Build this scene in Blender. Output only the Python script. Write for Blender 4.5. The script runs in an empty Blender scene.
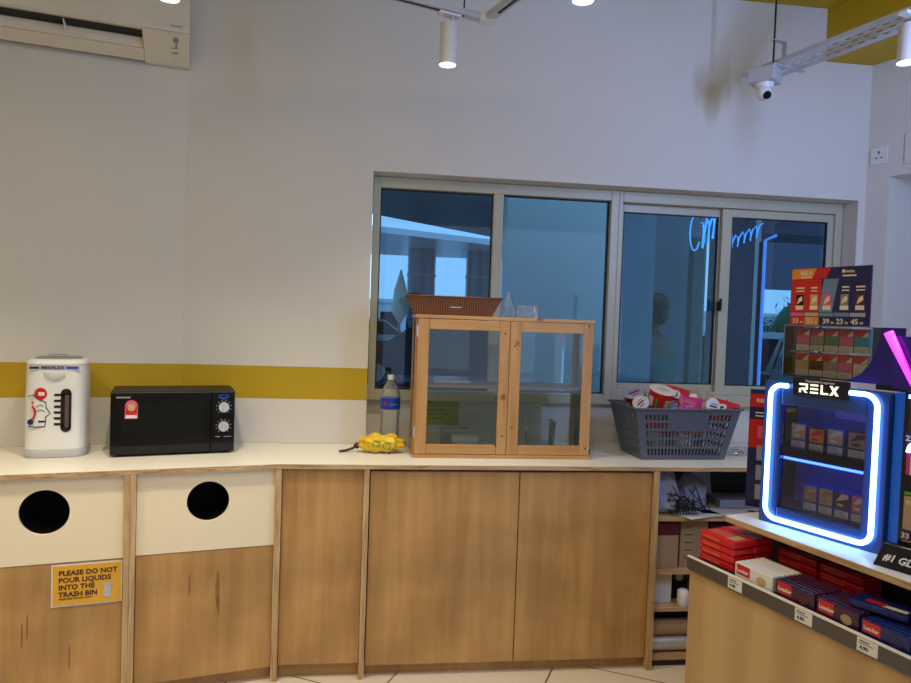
import bpy, bmesh, math, random
from mathutils import Vector, Matrix, Euler
random.seed(7)
C = bpy.context.scene.collection
R = math.radians
PI = math.pi

# ------------------------------------------------------------------ camera
cam_d = bpy.data.cameras.new('camera')
cam = bpy.data.objects.new('camera', cam_d); C.objects.link(cam)
cam_d.sensor_fit = 'HORIZONTAL'; cam_d.sensor_width = 36.0
cam_d.lens = 684.0 / 911.0 * 36.0
cam_d.clip_start = 0.05; cam_d.clip_end = 200
yaw, pitch, roll = R(7.256), R(1.862), R(1.998)
fw = Vector((math.sin(yaw)*math.cos(pitch), math.cos(yaw)*math.cos(pitch), -math.sin(pitch)))
rt = Vector((math.cos(yaw), -math.sin(yaw), 0)); up = rt.cross(fw)
rt2 = rt*math.cos(roll) + up*math.sin(roll); up2 = up*math.cos(roll) - rt*math.sin(roll)
m3 = Matrix((rt2, up2, -fw)).transposed()
cam.matrix_world = Matrix.Translation((0, 0, 1.51)) @ m3.to_4x4()
bpy.context.scene.camera = cam

# ------------------------------------------------------------------ world and lights
w = bpy.data.worlds.new('world'); bpy.context.scene.world = w; w.use_nodes = True
bg = w.node_tree.nodes['Background']; bg.inputs[0].default_value = (0.48, 0.80, 1.0, 1); bg.inputs[1].default_value = 3.0

def area(name, loc, target, sx, sy, power, col):
    d = bpy.data.lights.new(name, 'AREA'); d.shape = 'RECTANGLE'; d.size = sx; d.size_y = sy
    d.energy = power; d.color = col
    o = bpy.data.objects.new(name, d); C.objects.link(o)
    o.location = loc
    o.rotation_euler = (Vector(target)-Vector(loc)).to_track_quat('-Z', 'Y').to_euler()
    return o
area('ceiling_fill_light', (-0.8, 0.3, 3.05), (-0.8, 0.35, 0), 2.4, 1.6, 44, (1.0, 0.78, 0.49))  # added warm fill under the ceiling, stands for no known fixture
area('storefront_daylight', (1.9, -2.6, 1.7), (1.9, 3.2, 1.9), 3.4, 2.2, 22, (0.45, 0.62, 1.0))
area('blue_fill_light', (1.985, 1.3, 2.32), (1.90, 3.2, 2.42), 0.10, 0.75, 23, (0.30, 0.45, 1.0))  # added blue fill, kept narrow so its reflection falls behind the mullion
area('porch_fill_light', (2.0, 4.55, 3.2), (2.0, 5.0, 0.5), 2.6, 0.25, 30, (0.66, 0.84, 1.0))  # added fill that brightens the walls outside under the porch
sc = bpy.context.scene
sc.view_settings.view_transform = 'Standard'; sc.view_settings.look = 'None'
sc.view_settings.gamma = 1.0; sc.view_settings.use_curve_mapping = False
sc.view_settings.exposure = -0.08

# ------------------------------------------------------------------ materials
def newmat(name):
    m = bpy.data.materials.new(name); m.use_nodes = True
    return m, m.node_tree, m.node_tree.nodes['Principled BSDF']
def S(r, g, b):      # sRGB 0-255 to linear
    f = lambda c: ((c/255+0.055)/1.055)**2.4 if c > 10 else c/255/12.92
    return (f(r), f(g), f(b), 1)
def mat(name, col, rough=0.5, metal=0.0, var=0.06, scale=8.0, bump=0.0, emit=None, estr=0.0, spec=0.5, trans=0.0, alpha=1.0):
    m, nt, b = newmat(name); N = nt.nodes; L = nt.links
    b.inputs['Roughness'].default_value = rough; b.inputs['Metallic'].default_value = metal
    b.inputs['Specular IOR Level'].default_value = spec
    b.inputs['Transmission Weight'].default_value = trans; b.inputs['Alpha'].default_value = alpha
    tc = N.new('ShaderNodeTexCoord'); nz = N.new('ShaderNodeTexNoise'); nz.inputs['Scale'].default_value = scale
    nz.inputs['Detail'].default_value = 4
    L.new(tc.outputs['Object'], nz.inputs['Vector'])
    mx = N.new('ShaderNodeMix'); mx.data_type = 'RGBA'
    mx.inputs['A'].default_value = tuple(c*(1-var) for c in col[:3])+(1,)
    mx.inputs['B'].default_value = tuple(min(1, c*(1+var)) for c in col[:3])+(1,)
    L.new(nz.outputs['Fac'], mx.inputs['Factor']); L.new(mx.outputs['Result'], b.inputs['Base Color'])
    if bump:
        bp = N.new('ShaderNodeBump'); bp.inputs['Strength'].default_value = bump; bp.inputs['Distance'].default_value = 0.01
        L.new(nz.outputs['Fac'], bp.inputs['Height']); L.new(bp.outputs['Normal'], b.inputs['Normal'])
    if emit:
        b.inputs['Emission Color'].default_value = emit; b.inputs['Emission Strength'].default_value = estr
    return m
def wood(name, c1, c2, rough=0.5, axis='Z', scale=1.0, knots=0.0, stain=0.0, rings=False):
    m, nt, b = newmat(name); N = nt.nodes; L = nt.links
    b.inputs['Roughness'].default_value = rough
    tc = N.new('ShaderNodeTexCoord'); mp = N.new('ShaderNodeMapping')
    s = {'X': (0.6, 9, 9), 'Y': (9, 0.6, 9), 'Z': (9, 9, 0.6)}[axis]
    mp.inputs['Scale'].default_value = tuple(k*scale for k in s)
    L.new(tc.outputs['Object'], mp.inputs['Vector'])
    nz = N.new('ShaderNodeTexNoise'); nz.inputs['Scale'].default_value = 2.2; nz.inputs['Detail'].default_value = 8; nz.inputs['Distortion'].default_value = 0.6
    L.new(mp.outputs['Vector'], nz.inputs['Vector'])
    fac = nz.outputs['Fac']
    if rings:
        wv = N.new('ShaderNodeTexWave'); wv.wave_type = 'BANDS'; wv.bands_direction = 'X'; wv.inputs['Scale'].default_value = 0.35
        wv.inputs['Distortion'].default_value = 5.0; wv.inputs['Detail'].default_value = 2; wv.inputs['Detail Scale'].default_value = 0.6
        L.new(mp.outputs['Vector'], wv.inputs['Vector'])
        ma = N.new('ShaderNodeMath'); ma.operation = 'MULTIPLY_ADD'; ma.inputs[1].default_value = 0.35
        L.new(wv.outputs['Fac'], ma.inputs[0])
        mb_ = N.new('ShaderNodeMath'); mb_.operation = 'MULTIPLY'; mb_.inputs[1].default_value = 0.65
        L.new(fac, mb_.inputs[0]); L.new(mb_.outputs[0], ma.inputs[2]); fac = ma.outputs[0]
    rp = N.new('ShaderNodeValToRGB'); rp.color_ramp.elements[0].position = 0.32; rp.color_ramp.elements[1].position = 0.68
    rp.color_ramp.elements[0].color = c1; rp.color_ramp.elements[1].color = c2
    L.new(fac, rp.inputs['Fac'])
    out = rp.outputs['Color']
    if stain:
        n2 = N.new('ShaderNodeTexNoise'); n2.inputs['Scale'].default_value = 3.5; n2.inputs['Detail'].default_value = 5
        L.new(tc.outputs['Object'], n2.inputs['Vector'])
        r2 = N.new('ShaderNodeValToRGB'); r2.color_ramp.elements[0].position = 0.35; r2.color_ramp.elements[0].color = (1-stain,)*3+(1,)
        r2.color_ramp.elements[1].position = 0.6; r2.color_ramp.elements[1].color = (1, 1, 1, 1)
        L.new(n2.outputs['Fac'], r2.inputs['Fac'])
        mu = N.new('ShaderNodeMix'); mu.data_type = 'RGBA'; mu.blend_type = 'MULTIPLY'; mu.inputs['Factor'].default_value = 1
        L.new(out, mu.inputs['A']); L.new(r2.outputs['Color'], mu.inputs['B']); out = mu.outputs['Result']
    if knots:
        vr = N.new('ShaderNodeTexVoronoi'); vr.inputs['Scale'].default_value = knots
        L.new(tc.outputs['Object'], vr.inputs['Vector'])
        r3 = N.new('ShaderNodeValToRGB'); r3.color_ramp.elements[0].position = 0.05; r3.color_ramp.elements[0].color = (0.25, 0.13, 0.06, 1)
        r3.color_ramp.elements[1].position = 0.11; r3.color_ramp.elements[1].color = (1, 1, 1, 1)
        L.new(vr.outputs['Distance'], r3.inputs['Fac'])
        mu = N.new('ShaderNodeMix'); mu.data_type = 'RGBA'; mu.blend_type = 'MULTIPLY'; mu.inputs['Factor'].default_value = 0.85
        L.new(out, mu.inputs['A']); L.new(r3.outputs['Color'], mu.inputs['B']); out = mu.outputs['Result']
    L.new(out, b.inputs['Base Color'])
    bp = N.new('ShaderNodeBump'); bp.inputs['Strength'].default_value = 0.08; bp.inputs['Distance'].default_value = 0.004
    L.new(fac, bp.inputs['Height']); L.new(bp.outputs['Normal'], b.inputs['Normal'])
    return m
def glass(name, tint, refl=1.0, rough=0.0, ior=1.5):
    m = bpy.data.materials.new(name); m.use_nodes = True; nt = m.node_tree; N = nt.nodes; L = nt.links
    N.clear(); o = N.new('ShaderNodeOutputMaterial'); t = N.new('ShaderNodeBsdfTransparent'); t.inputs[0].default_value = tint
    g = N.new('ShaderNodeBsdfGlossy'); g.inputs['Roughness'].default_value = rough; g.inputs[0].default_value = (refl, refl, refl, 1)
    fr = N.new('ShaderNodeFresnel'); fr.inputs[0].default_value = ior
    mx = N.new('ShaderNodeMixShader'); L.new(fr.outputs[0], mx.inputs[0]); L.new(t.outputs[0], mx.inputs[1]); L.new(g.outputs[0], mx.inputs[2])
    L.new(mx.outputs[0], o.inputs[0]); return m

M = {}
M['wall'] = mat('wall_paint', (0.67, 0.63, 0.56, 1), 0.75, var=0.03, scale=2.5)
M['yellow'] = mat('yellow_paint', (0.48, 0.31, 0.002, 1), 0.6, var=0.05, scale=3)
M['ceil'] = mat('ceiling_paint', (0.62, 0.60, 0.56, 1), 0.8, var=0.03)
M['lam'] = mat('white_laminate', (0.80, 0.77, 0.66, 1), 0.32, var=0.04, scale=4)
M['lampanel'] = mat('cream_laminate_panel', (0.84, 0.75, 0.56, 1), 0.45, var=0.04, scale=3)
M['ply'] = wood('plywood_panel', (0.45, 0.245, 0.085, 1), (0.57, 0.33, 0.125, 1), 0.42, 'Z', 1.0, 0, 0.25)
M['plyedge'] = wood('plywood_edge', (0.30, 0.17, 0.075, 1), (0.62, 0.43, 0.23, 1), 0.6, 'X', 4.0)
M['plyedgev'] = wood('plywood_edge_upright', (0.34, 0.20, 0.09, 1), (0.66, 0.46, 0.25, 1), 0.6, 'Z', 3.0)
M['pine'] = wood('pine_frame', (0.42, 0.21, 0.065, 1), (0.56, 0.31, 0.11, 1), 0.4, 'Z', 1.4, 5.5)
M['pineh'] = wood('pine_rail', (0.42, 0.21, 0.065, 1), (0.56, 0.31, 0.11, 1), 0.4, 'X', 1.4, 4.5)
M['gond'] = wood('shop_shelf_veneer', (0.44, 0.28, 0.125, 1), (0.54, 0.36, 0.17, 1), 0.4, 'Z', 0.5, 0, 0, True)
M['dark'] = mat('dark_void', (0.006, 0.005, 0.005, 1), 0.8)
M['black'] = mat('black_gloss', (0.004, 0.004, 0.004, 1), 0.10, spec=0.35)
M['blackm'] = mat('black_matt', (0.009, 0.009, 0.010, 1), 0.45, spec=0.3)
M['blackwin'] = mat('black_door_glass', (0.004, 0.004, 0.004, 1), 0.03)
M['alu'] = mat('window_frame_paint', (0.48, 0.45, 0.32, 1), 0.4, var=0.04)
M['gasket'] = mat('window_gasket', (0.01, 0.01, 0.01, 1), 0.6)
M['floor'] = None
M['white'] = mat('white_plastic', (0.72, 0.71, 0.68, 1), 0.35)
M['acw'] = mat('air_conditioner_plastic', (0.66, 0.60, 0.50, 1), 0.4)
M['pot'] = mat('pot_enamel', (0.70, 0.69, 0.66, 1), 0.3)
M['grey'] = mat('grey_plastic', (0.22, 0.22, 0.22, 1), 0.45)
M['lgrey'] = mat('light_grey_plastic', (0.45, 0.45, 0.45, 1), 0.4)
M['basket'] = mat('grey_blue_plastic', (0.095, 0.105, 0.130, 1), 0.4)
M['steel'] = mat('galvanised_steel', (0.55, 0.57, 0.60, 1), 0.4, 0.35)
M['chrome'] = mat('chrome_knob', (0.75, 0.75, 0.76, 1), 0.25, 0.7)
M['red'] = mat('red_print', (0.55, 0.012, 0.012, 1), 0.3)
M['redwrap'] = mat('red_wrapper', (0.60, 0.015, 0.02, 1), 0.18, bump=0.3, scale=60)
M['maroon'] = mat('dark_maroon_card', (0.10, 0.012, 0.018, 1), 0.5)
M['orange'] = mat('orange_print', (0.75, 0.24, 0.02, 1), 0.4)
M['navy'] = mat('navy_print', (0.012, 0.014, 0.09, 1), 0.35)
M['blue'] = mat('blue_print', (0.02, 0.07, 0.38, 1), 0.3)
M['teal'] = mat('teal_print', (0.02, 0.28, 0.35, 1), 0.4)
M['sky'] = mat('slate_blue_print', (0.13, 0.22, 0.36, 1), 0.4)
M['pink'] = mat('pink_print', (0.70, 0.10, 0.20, 1), 0.4)
M['magenta'] = mat('magenta_wrapper', (0.50, 0.02, 0.16, 1), 0.2, bump=0.3, scale=60)
M['cream'] = mat('cream_print', (0.70, 0.62, 0.45, 1), 0.4)
M['paper'] = mat('white_paper', (0.68, 0.68, 0.66, 1), 0.6)
M['tan'] = mat('tan_print', (0.52, 0.36, 0.16, 1), 0.4)
M['bluegrey'] = mat('blue_grey_paper', (0.30, 0.32, 0.42, 1), 0.6)
M['carton'] = mat('brown_carton', (0.36, 0.25, 0.14, 1), 0.7)
M['purple'] = mat('dark_violet_wrapper', (0.045, 0.010, 0.04, 1), 0.2, bump=0.3, scale=60)
M['bluewrap'] = mat('blue_wrapper', (0.006, 0.015, 0.11, 1), 0.2, bump=0.3, scale=60)
M['whitewrap'] = mat('white_wrapper', (0.70, 0.70, 0.68, 1), 0.3)
M['green'] = mat('green_print', (0.08, 0.26, 0.05, 1), 0.5)
M['signy'] = mat('amber_sign', (0.72, 0.38, 0.035, 1), 0.4)
M['yellowbag'] = mat('yellow_bag_plastic', (0.75, 0.50, 0.02, 1), 0.3, bump=0.5, scale=30)
M['note'] = mat('lime_paper', (0.36, 0.38, 0.035, 1), 0.7)
M['redp'] = mat('bright_red_print', (0.62, 0.10, 0.05, 1), 0.3)
M['pinkish'] = mat('lid_pale_print', (0.60, 0.50, 0.40, 1), 0.5)
M['rail'] = mat('grey_price_rail', (0.075, 0.066, 0.060, 1), 0.25)
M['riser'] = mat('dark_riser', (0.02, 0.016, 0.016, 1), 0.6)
M['cabf'] = mat('case_frame_navy', (0.02, 0.05, 0.16, 1), 0.25)
M['cab'] = mat('display_case_black', (0.008, 0.009, 0.012, 1), 0.2)
M['cabblue'] = mat('lit_blue_acrylic', (0.015, 0.10, 0.42, 1), 0.3, emit=(0.0, 0.10, 0.62, 1), estr=0.3)
M['sail'] = mat('indigo_acrylic', (0.02, 0.012, 0.16, 1), 0.15)
M['neon'] = mat('blue_neon_tube', (0.6, 0.8, 1, 1), 0.3, emit=(0.16, 0.42, 1.0, 1), estr=11)
M['neonp'] = mat('pink_neon_tube', (1, 0.3, 0.8, 1), 0.3, emit=(0.9, 0.0, 0.62, 1), estr=2.6)
M['scriptrefl'] = mat('blue_script_reflection', (0.3, 0.6, 1, 1), 0.3, emit=(0.08, 0.42, 1.0, 1), estr=4.0)  # glow standing for script reflected in the window
M['striprefl'] = mat('deep_blue_reflection', (0.3, 0.6, 1, 1), 0.3, emit=(0.10, 0.26, 1.0, 1), estr=1.6)  # glow standing for a neon line reflected in the right pane
M['ledin'] = mat('inner_blue_led', (0.3, 0.5, 1, 1), 0.3, emit=(0.02, 0.06, 1.0, 1), estr=14)
M['lamp'] = mat('lamp_lens', (1, 1, 1, 1), 0.4, emit=(0.80, 0.95, 1.0, 1), estr=5.0)
M['logo'] = mat('lit_logo', (1, 1, 1, 1), 0.4, emit=(1.0, 0.95, 0.75, 1), estr=0.9)
M['pane'] = glass('window_glass', (0.38, 0.49, 0.60, 1), 1.0)
M['cpane'] = glass('cabinet_glass', (0.90, 0.94, 0.92, 1), 0.9)
M['acryl'] = glass('clear_acrylic', (0.93, 0.95, 0.98, 1), 0.9)
def milky(name, tint, body, amt, rough):
    m = glass(name, tint, 1.0, rough, 1.4); nt = m.node_tree; N = nt.nodes; L = nt.links
    o = [n for n in N if n.type == 'OUTPUT_MATERIAL'][0]; src = o.inputs[0].links[0].from_socket
    d = N.new('ShaderNodeBsdfDiffuse'); d.inputs[0].default_value = body; mx = N.new('ShaderNodeMixShader'); mx.inputs[0].default_value = amt
    L.new(src, mx.inputs[1]); L.new(d.outputs[0], mx.inputs[2]); L.new(mx.outputs[0], o.inputs[0]); return m
M['petp'] = milky('clear_bottle_plastic', (0.96, 0.97, 0.98, 1), (0.8, 0.82, 0.85, 1), 0.14, 0.1)
M['film'] = milky('clear_film', (0.95, 0.96, 0.97, 1), (0.8, 0.82, 0.85, 1), 0.09, 0.15)
M['lblue'] = mat('bottle_label_blue', (0.01, 0.05, 0.40, 1), 0.3)
M['skin'] = mat('skin', (0.16, 0.08, 0.05, 1), 0.5)
M['hair'] = mat('black_hair', (0.008, 0.007, 0.007, 1), 0.5)
M['shirt'] = mat('teal_cotton', (0.02, 0.17, 0.16, 1), 0.8)
M['trouser'] = mat('dark_trousers', (0.02, 0.022, 0.03, 1), 0.8)
M['carp'] = mat('dark_car_paint', (0.018, 0.022, 0.032, 1), 0.18)
M['cargl'] = mat('car_glass', (0.01, 0.012, 0.016, 1), 0.05)
M['tyre'] = mat('tyre_rubber', (0.01, 0.01, 0.01, 1), 0.8)
M['whitecar'] = mat('white_car_paint', (0.55, 0.60, 0.65, 1), 0.2)
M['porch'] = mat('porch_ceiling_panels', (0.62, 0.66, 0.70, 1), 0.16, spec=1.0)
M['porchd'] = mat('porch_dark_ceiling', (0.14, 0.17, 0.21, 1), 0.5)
M['outwall'] = mat('outside_grey_wall', (0.62, 0.68, 0.66, 1), 0.6)
M['outwall2'] = mat('outside_blue_wall', (0.62, 0.78, 0.95, 1), 0.6)
M['outdark'] = mat('outside_dark_wall', (0.10, 0.09, 0.14, 1), 0.6)
M['column'] = mat('column_dark_cladding', (0.05, 0.065, 0.085, 1), 0.22)
M['asph'] = mat('asphalt', (0.34, 0.35, 0.36, 1), 0.8, scale=20)
M['leaf'] = mat('leaf_green', (0.05, 0.13, 0.05, 1), 0.6)
M['bark'] = mat('bark', (0.06, 0.045, 0.03, 1), 0.8)
# wicker
def wicker():
    m, nt, b = newmat('brown_wicker'); N = nt.nodes; L = nt.links
    tc = N.new('ShaderNodeTexCoord'); wv = N.new('ShaderNodeTexWave'); wv.inputs['Scale'].default_value = 40; wv.bands_direction = 'Z'
    w2 = N.new('ShaderNodeTexWave'); w2.inputs['Scale'].default_value = 30; w2.bands_direction = 'X'
    L.new(tc.outputs['Object'], wv.inputs['Vector']); L.new(tc.outputs['Object'], w2.inputs['Vector'])
    mm = N.new('ShaderNodeMath'); mm.operation = 'MULTIPLY'; L.new(wv.outputs['Fac'], mm.inputs[0]); L.new(w2.outputs['Fac'], mm.inputs[1])
    rp = N.new('ShaderNodeValToRGB'); rp.color_ramp.elements[0].color = (0.10, 0.03, 0.012, 1); rp.color_ramp.elements[1].color = (0.42, 0.17, 0.06, 1)
    L.new(mm.outputs[0], rp.inputs['Fac']); L.new(rp.outputs['Color'], b.inputs['Base Color'])
    bp = N.new('ShaderNodeBump'); bp.inputs['Strength'].default_value = 0.5; bp.inputs['Distance'].default_value = 0.004
    L.new(mm.outputs[0], bp.inputs['Height']); L.new(bp.outputs['Normal'], b.inputs['Normal']); b.inputs['Roughness'].default_value = 0.5
    return m
M['wicker'] = wicker()
def tiles():
    m, nt, b = newmat('cream_floor_tiles'); N = nt.nodes; L = nt.links
    tc = N.new('ShaderNodeTexCoord'); mp = N.new('ShaderNodeMapping'); mp.inputs['Rotation'].default_value = (0, 0, R(28))
    L.new(tc.outputs['Object'], mp.inputs['Vector'])
    br = N.new('ShaderNodeTexBrick'); br.offset = 0; br.inputs['Scale'].default_value = 1.0; br.inputs['Mortar Size'].default_value = 0.004
    br.inputs['Brick Width'].default_value = 0.6; br.inputs['Row Height'].default_value = 0.6
    br.inputs['Color1'].default_value = (0.62, 0.54, 0.42, 1); br.inputs['Color2'].default_value = (0.66, 0.58, 0.46, 1); br.inputs['Mortar'].default_value = (0.16, 0.12, 0.08, 1)
    L.new(mp.outputs['Vector'], br.inputs['Vector']); L.new(br.outputs['Color'], b.inputs['Base Color']); b.inputs['Roughness'].default_value = 0.35
    return m
M['floor'] = tiles()

# ------------------------------------------------------------------ mesh builder
class MB:
    def __init__(s): s.v = []; s.f = []; s.mi = []; s.sm = []; s.M = Matrix()
    def add(s, vs, fs, mi=0, smooth=False):
        o = len(s.v); s.v += [tuple(s.M @ Vector(v)) for v in vs]
        for f in fs: s.f.append(tuple(i+o for i in f)); s.mi.append(mi); s.sm.append(smooth)
        return s
    def box(s, x0, x1, y0, y1, z0, z1, mi=0):
        vs = [(x, y, z) for z in (z0, z1) for y in (y0, y1) for x in (x0, x1)]
        return s.add(vs, [(0, 2, 3, 1), (4, 5, 7, 6), (0, 1, 5, 4), (2, 6, 7, 3), (0, 4, 6, 2), (1, 3, 7, 5)], mi)
    def quad(s, a, b, c, d, mi=0): return s.add([a, b, c, d], [(0, 1, 2, 3)], mi)
    def rect(s, x0, x1, z0, z1, y, mi=0):    # front-facing thin print
        return s.add([(x0, y, z0), (x1, y, z0), (x1, y, z1), (x0, y, z1)], [(0, 1, 2, 3)], mi)
    def cyl(s, p0, p1, r, mi=0, n=24, r2=None, caps=True, smooth=True):
        p0 = Vector(p0); p1 = Vector(p1); d = (p1-p0).normalized()
        a = d.orthogonal().normalized(); b = d.cross(a); r2 = r if r2 is None else r2
        vs = []
        for p, q in ((p0, r), (p1, r2)):
            for i in range(n):
                t = 2*PI*i/n; vs.append(p + a*math.cos(t)*q + b*math.sin(t)*q)
        s.add(vs, [(i, (i+1) % n, n+(i+1) % n, n+i) for i in range(n)], mi, smooth)
        if caps: s.add(vs, [tuple(reversed(range(n))), tuple(range(n, 2*n))], mi)
        return s
    def lathe(s, prof, c=(0, 0, 0), mi=0, n=32, e=2.0, sy=1.0, cap0=True, cap1=True, smooth=True):
        vs = []
        for r, z in prof:
            for i in range(n):
                t = 2*PI*i/n; cx, sx = math.cos(t), math.sin(t)
                k = (abs(cx)**e + abs(sx)**e)**(-1/e)
                vs.append((c[0]+r*k*cx, c[1]+r*k*sx*sy, c[2]+z))
        fs = []
        for j in range(len(prof)-1):
            for i in range(n): fs.append((j*n+i, j*n+(i+1) % n, (j+1)*n+(i+1) % n, (j+1)*n+i))
        s.add(vs, fs, mi, smooth)
        if cap0: s.add(vs[:n], [tuple(reversed(range(n)))], mi)
        if cap1: s.add(vs[-n:], [tuple(range(n))], mi)
        return s
    def prism(s, poly, y0, y1, mi=0):    # poly of (x, z), counter-clockwise seen from -y
        n = len(poly); vs = [(x, y0, z) for x, z in poly]+[(x, y1, z) for x, z in poly]
        s.add(vs, [tuple(range(n)), tuple(reversed(range(n, 2*n)))], mi)
        return s.add(vs, [(i, n+i, n+(i+1) % n, (i+1) % n) for i in range(n)], mi)
    def slab(s, poly, z0, z1, mi=0, side=None):      # poly of (x, y) counter-clockwise from above
        n = len(poly); vs = [(x, y, z0) for x, y in poly]+[(x, y, z1) for x, y in poly]
        s.add(vs, [tuple(reversed(range(n))), tuple(range(n, 2*n))], mi)
        return s.add(vs, [(i, (i+1) % n, n+(i+1) % n, n+i) for i in range(n)], mi if side is None else side)
    def tube(s, pts, r, mi=0, n=8, closed=False):
        pts = [Vector(p) for p in pts]; k = len(pts); vs = []; prev = None
        for i, p in enumerate(pts):
            if closed: d = pts[(i+1) % k]-pts[i-1]
            else: d = pts[min(i+1, k-1)]-pts[max(i-1, 0)]
            d.normalize()
            a = d.orthogonal() if prev is None else prev - d*prev.dot(d)
            a.normalize(); prev = a; b = d.cross(a)
            for j in range(n):
                t = 2*PI*j/n; vs.append(p+a*math.cos(t)*r+b*math.sin(t)*r)
        fs = []; m = k if closed else k-1
        for i in range(m):
            for j in range(n): fs.append((i*n+j, i*n+(j+1) % n, ((i+1) % k)*n+(j+1) % n, ((i+1) % k)*n+j))
        s.add(vs, fs, mi, True)
        if not closed: s.add(vs[:n], [tuple(reversed(range(n)))], mi); s.add(vs[-n:], [tuple(range(n))], mi)
        return s
    def ball(s, c, r, mi=0, n=16, sc=(1, 1, 1)):
        vs = []; fs = []
        for j in range(n//2+1):
            ph = PI*j/(n//2)
            for i in range(n):
                t = 2*PI*i/n; vs.append((c[0]+r*sc[0]*math.sin(ph)*math.cos(t), c[1]+r*sc[1]*math.sin(ph)*math.sin(t), c[2]-r*sc[2]*math.cos(ph)))
        for j in range(n//2):
            for i in range(n): fs.append((j*n+i, j*n+(i+1) % n, (j+1)*n+(i+1) % n, (j+1)*n+i))
        return s.add(vs, fs, mi, True)
    def text(s, txt, size, x, y, z, mi=0, bold=0.0, align='LEFT', ext=0.0006, shear=0.0, squash=1.0, mtx=None):
        cu = bpy.data.curves.new('t', 'FONT'); cu.body = txt; cu.size = size; cu.offset = bold*size; cu.extrude = ext; cu.align_x = align; cu.shear = shear
        cu.resolution_u = 2
        ob = bpy.data.objects.new('t', cu); me = bpy.data.meshes.new_from_object(ob)
        T = mtx if mtx is not None else Matrix.Translation((x, y, z)) @ Matrix.Rotation(R(90), 4, 'X') @ Matrix.Diagonal((squash, 1, 1, 1))
        s.add([T @ v.co for v in me.vertices], [tuple(p.vertices) for p in me.polygons], mi)
        bpy.data.objects.remove(ob); bpy.data.curves.remove(cu); bpy.data.meshes.remove(me)
        return s
    def build(s, name, mats, parent=None, loc=(0, 0, 0), rz=0.0, bevel=0.0, seg=2, rot=None):
        me = bpy.data.meshes.new(name); me.from_pydata(s.v, [], s.f); me.update()
        if not isinstance(mats, (list, tuple)): mats = [mats]
        for m in mats: me.materials.append(M[m] if isinstance(m, str) else m)
        me.polygons.foreach_set('material_index', s.mi); me.polygons.foreach_set('use_smooth', s.sm); me.update()
        o = bpy.data.objects.new(name, me); C.objects.link(o); o.location = loc; o.rotation_euler = rot if rot else (0, 0, rz)
        if parent: o.parent = parent
        if bevel:
            b = o.modifiers.new('bevel', 'BEVEL'); b.width = bevel; b.segments = seg; b.limit_method = 'ANGLE'; b.angle_limit = R(40)
        return o
def tag(o, label=None, cat=None, group=None, kind=None):
    if label: o['label'] = label
    if cat: o['category'] = cat
    if group: o['group'] = group
    if kind: o['kind'] = kind
    return o
def empty(name, loc, rz, label, cat, group=None, rot=None):
    o = bpy.data.objects.new(name, None); C.objects.link(o); o.location = loc; o.rotation_euler = rot if rot else (0, 0, rz)
    o.empty_display_size = 0.1
    return tag(o, label, cat, group)
def dup(root, loc, rz, label=None, group=None, rot=None):
    def rec(o, parent):
        c = o.copy(); C.objects.link(c)
        if parent: c.parent = parent
        for ch in list(o.children): rec(ch, c)
        return c
    r = rec(root, None); r.location = loc; r.rotation_euler = rot if rot else (0, 0, rz)
    if label: r['label'] = label
    if group: r['group'] = group
    return r
ORD = ['first', 'second', 'third', 'fourth', 'fifth', 'sixth', 'seventh', 'eighth']

# ------------------------------------------------------------------ frames of reference (metres)
YW = 3.267; XC = -0.847; AL = R(13.1)          # back wall, corner with the angled left wall
XR = 2.525; AR = R(-70)                        # corner with the right wall
LW = lambda s, off=0.0: (XC - math.cos(AL)*s + math.sin(AL)*off, YW - math.sin(AL)*s - math.cos(AL)*off)
RW = lambda t, off=0.0: (XR + math.cos(AR)*t + math.sin(AR)*off, YW + math.sin(AR)*t - math.cos(AR)*off)
ZC = 3.16

# ------------------------------------------------------------------ the setting
def struct(name, mb, mats, **k):
    o = mb.build(name, mats, **k); o['kind'] = 'structure'; return o
b = MB(); b.slab([(-4.6, -3), (5.2, -3), (5.2, 3.6), (-4.6, 3.6)], -0.1, 0.0); struct('floor', b, 'floor')
b = MB(); b.slab([(-4.6, -3), (5.2, -3), (5.2, 3.6), (-4.6, 3.6)], ZC, ZC+0.1); o = struct('ceiling', b, 'ceil')
b = MB(); b.slab([(1.2, 0.2), (3.3, 0.2), (2.56, YW-0.002), (1.2, YW-0.002)], ZC-0.012, ZC-0.001); struct('trim_1', b, 'yellow')
# yellow soffit
g = R(-73.4)
b = MB(); b.slab([(2.26, YW-0.001), (2.26+math.cos(g)*2.8, YW+math.sin(g)*2.8), (4.0, YW+math.sin(g)*2.8), (2.524, YW-0.001)], 2.885, ZC-0.013); struct('trim_2', b, 'yellow')
# left wall (angled) with the painted stripe
b = MB(); b.M = Matrix.Translation((XC, YW, 0)) @ Matrix.Rotation(AL, 4, 'Z')
for z0, z1, mi in ((0, 1.11, 0), (1.11, 1.262, 1), (1.262, ZC, 0)): b.box(-3.6, 0.0, 0, 0.12, z0, z1, mi)
struct('wall_left', b, ['wall', 'yellow'])
# back wall with window alcove
b = MB()
for z0, z1, mi in ((0, 1.11, 0), (1.11, 1.262, 1), (1.262, ZC, 0)): b.box(XC, 0.0, YW, YW+0.2, z0, z1, mi)
b.box(0.0, 2.486, YW, YW+0.2, 2.194, ZC); b.box(2.486, 2.60, YW, YW+0.2, 0, ZC)
b.box(0.0, 2.486, YW, YW+0.2, 0, 0.878); b.box(0.0, 2.486, YW+0.150, YW+0.2, 0.878, 1.098)
struct('wall_back', b, ['wall', 'yellow'])
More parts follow.
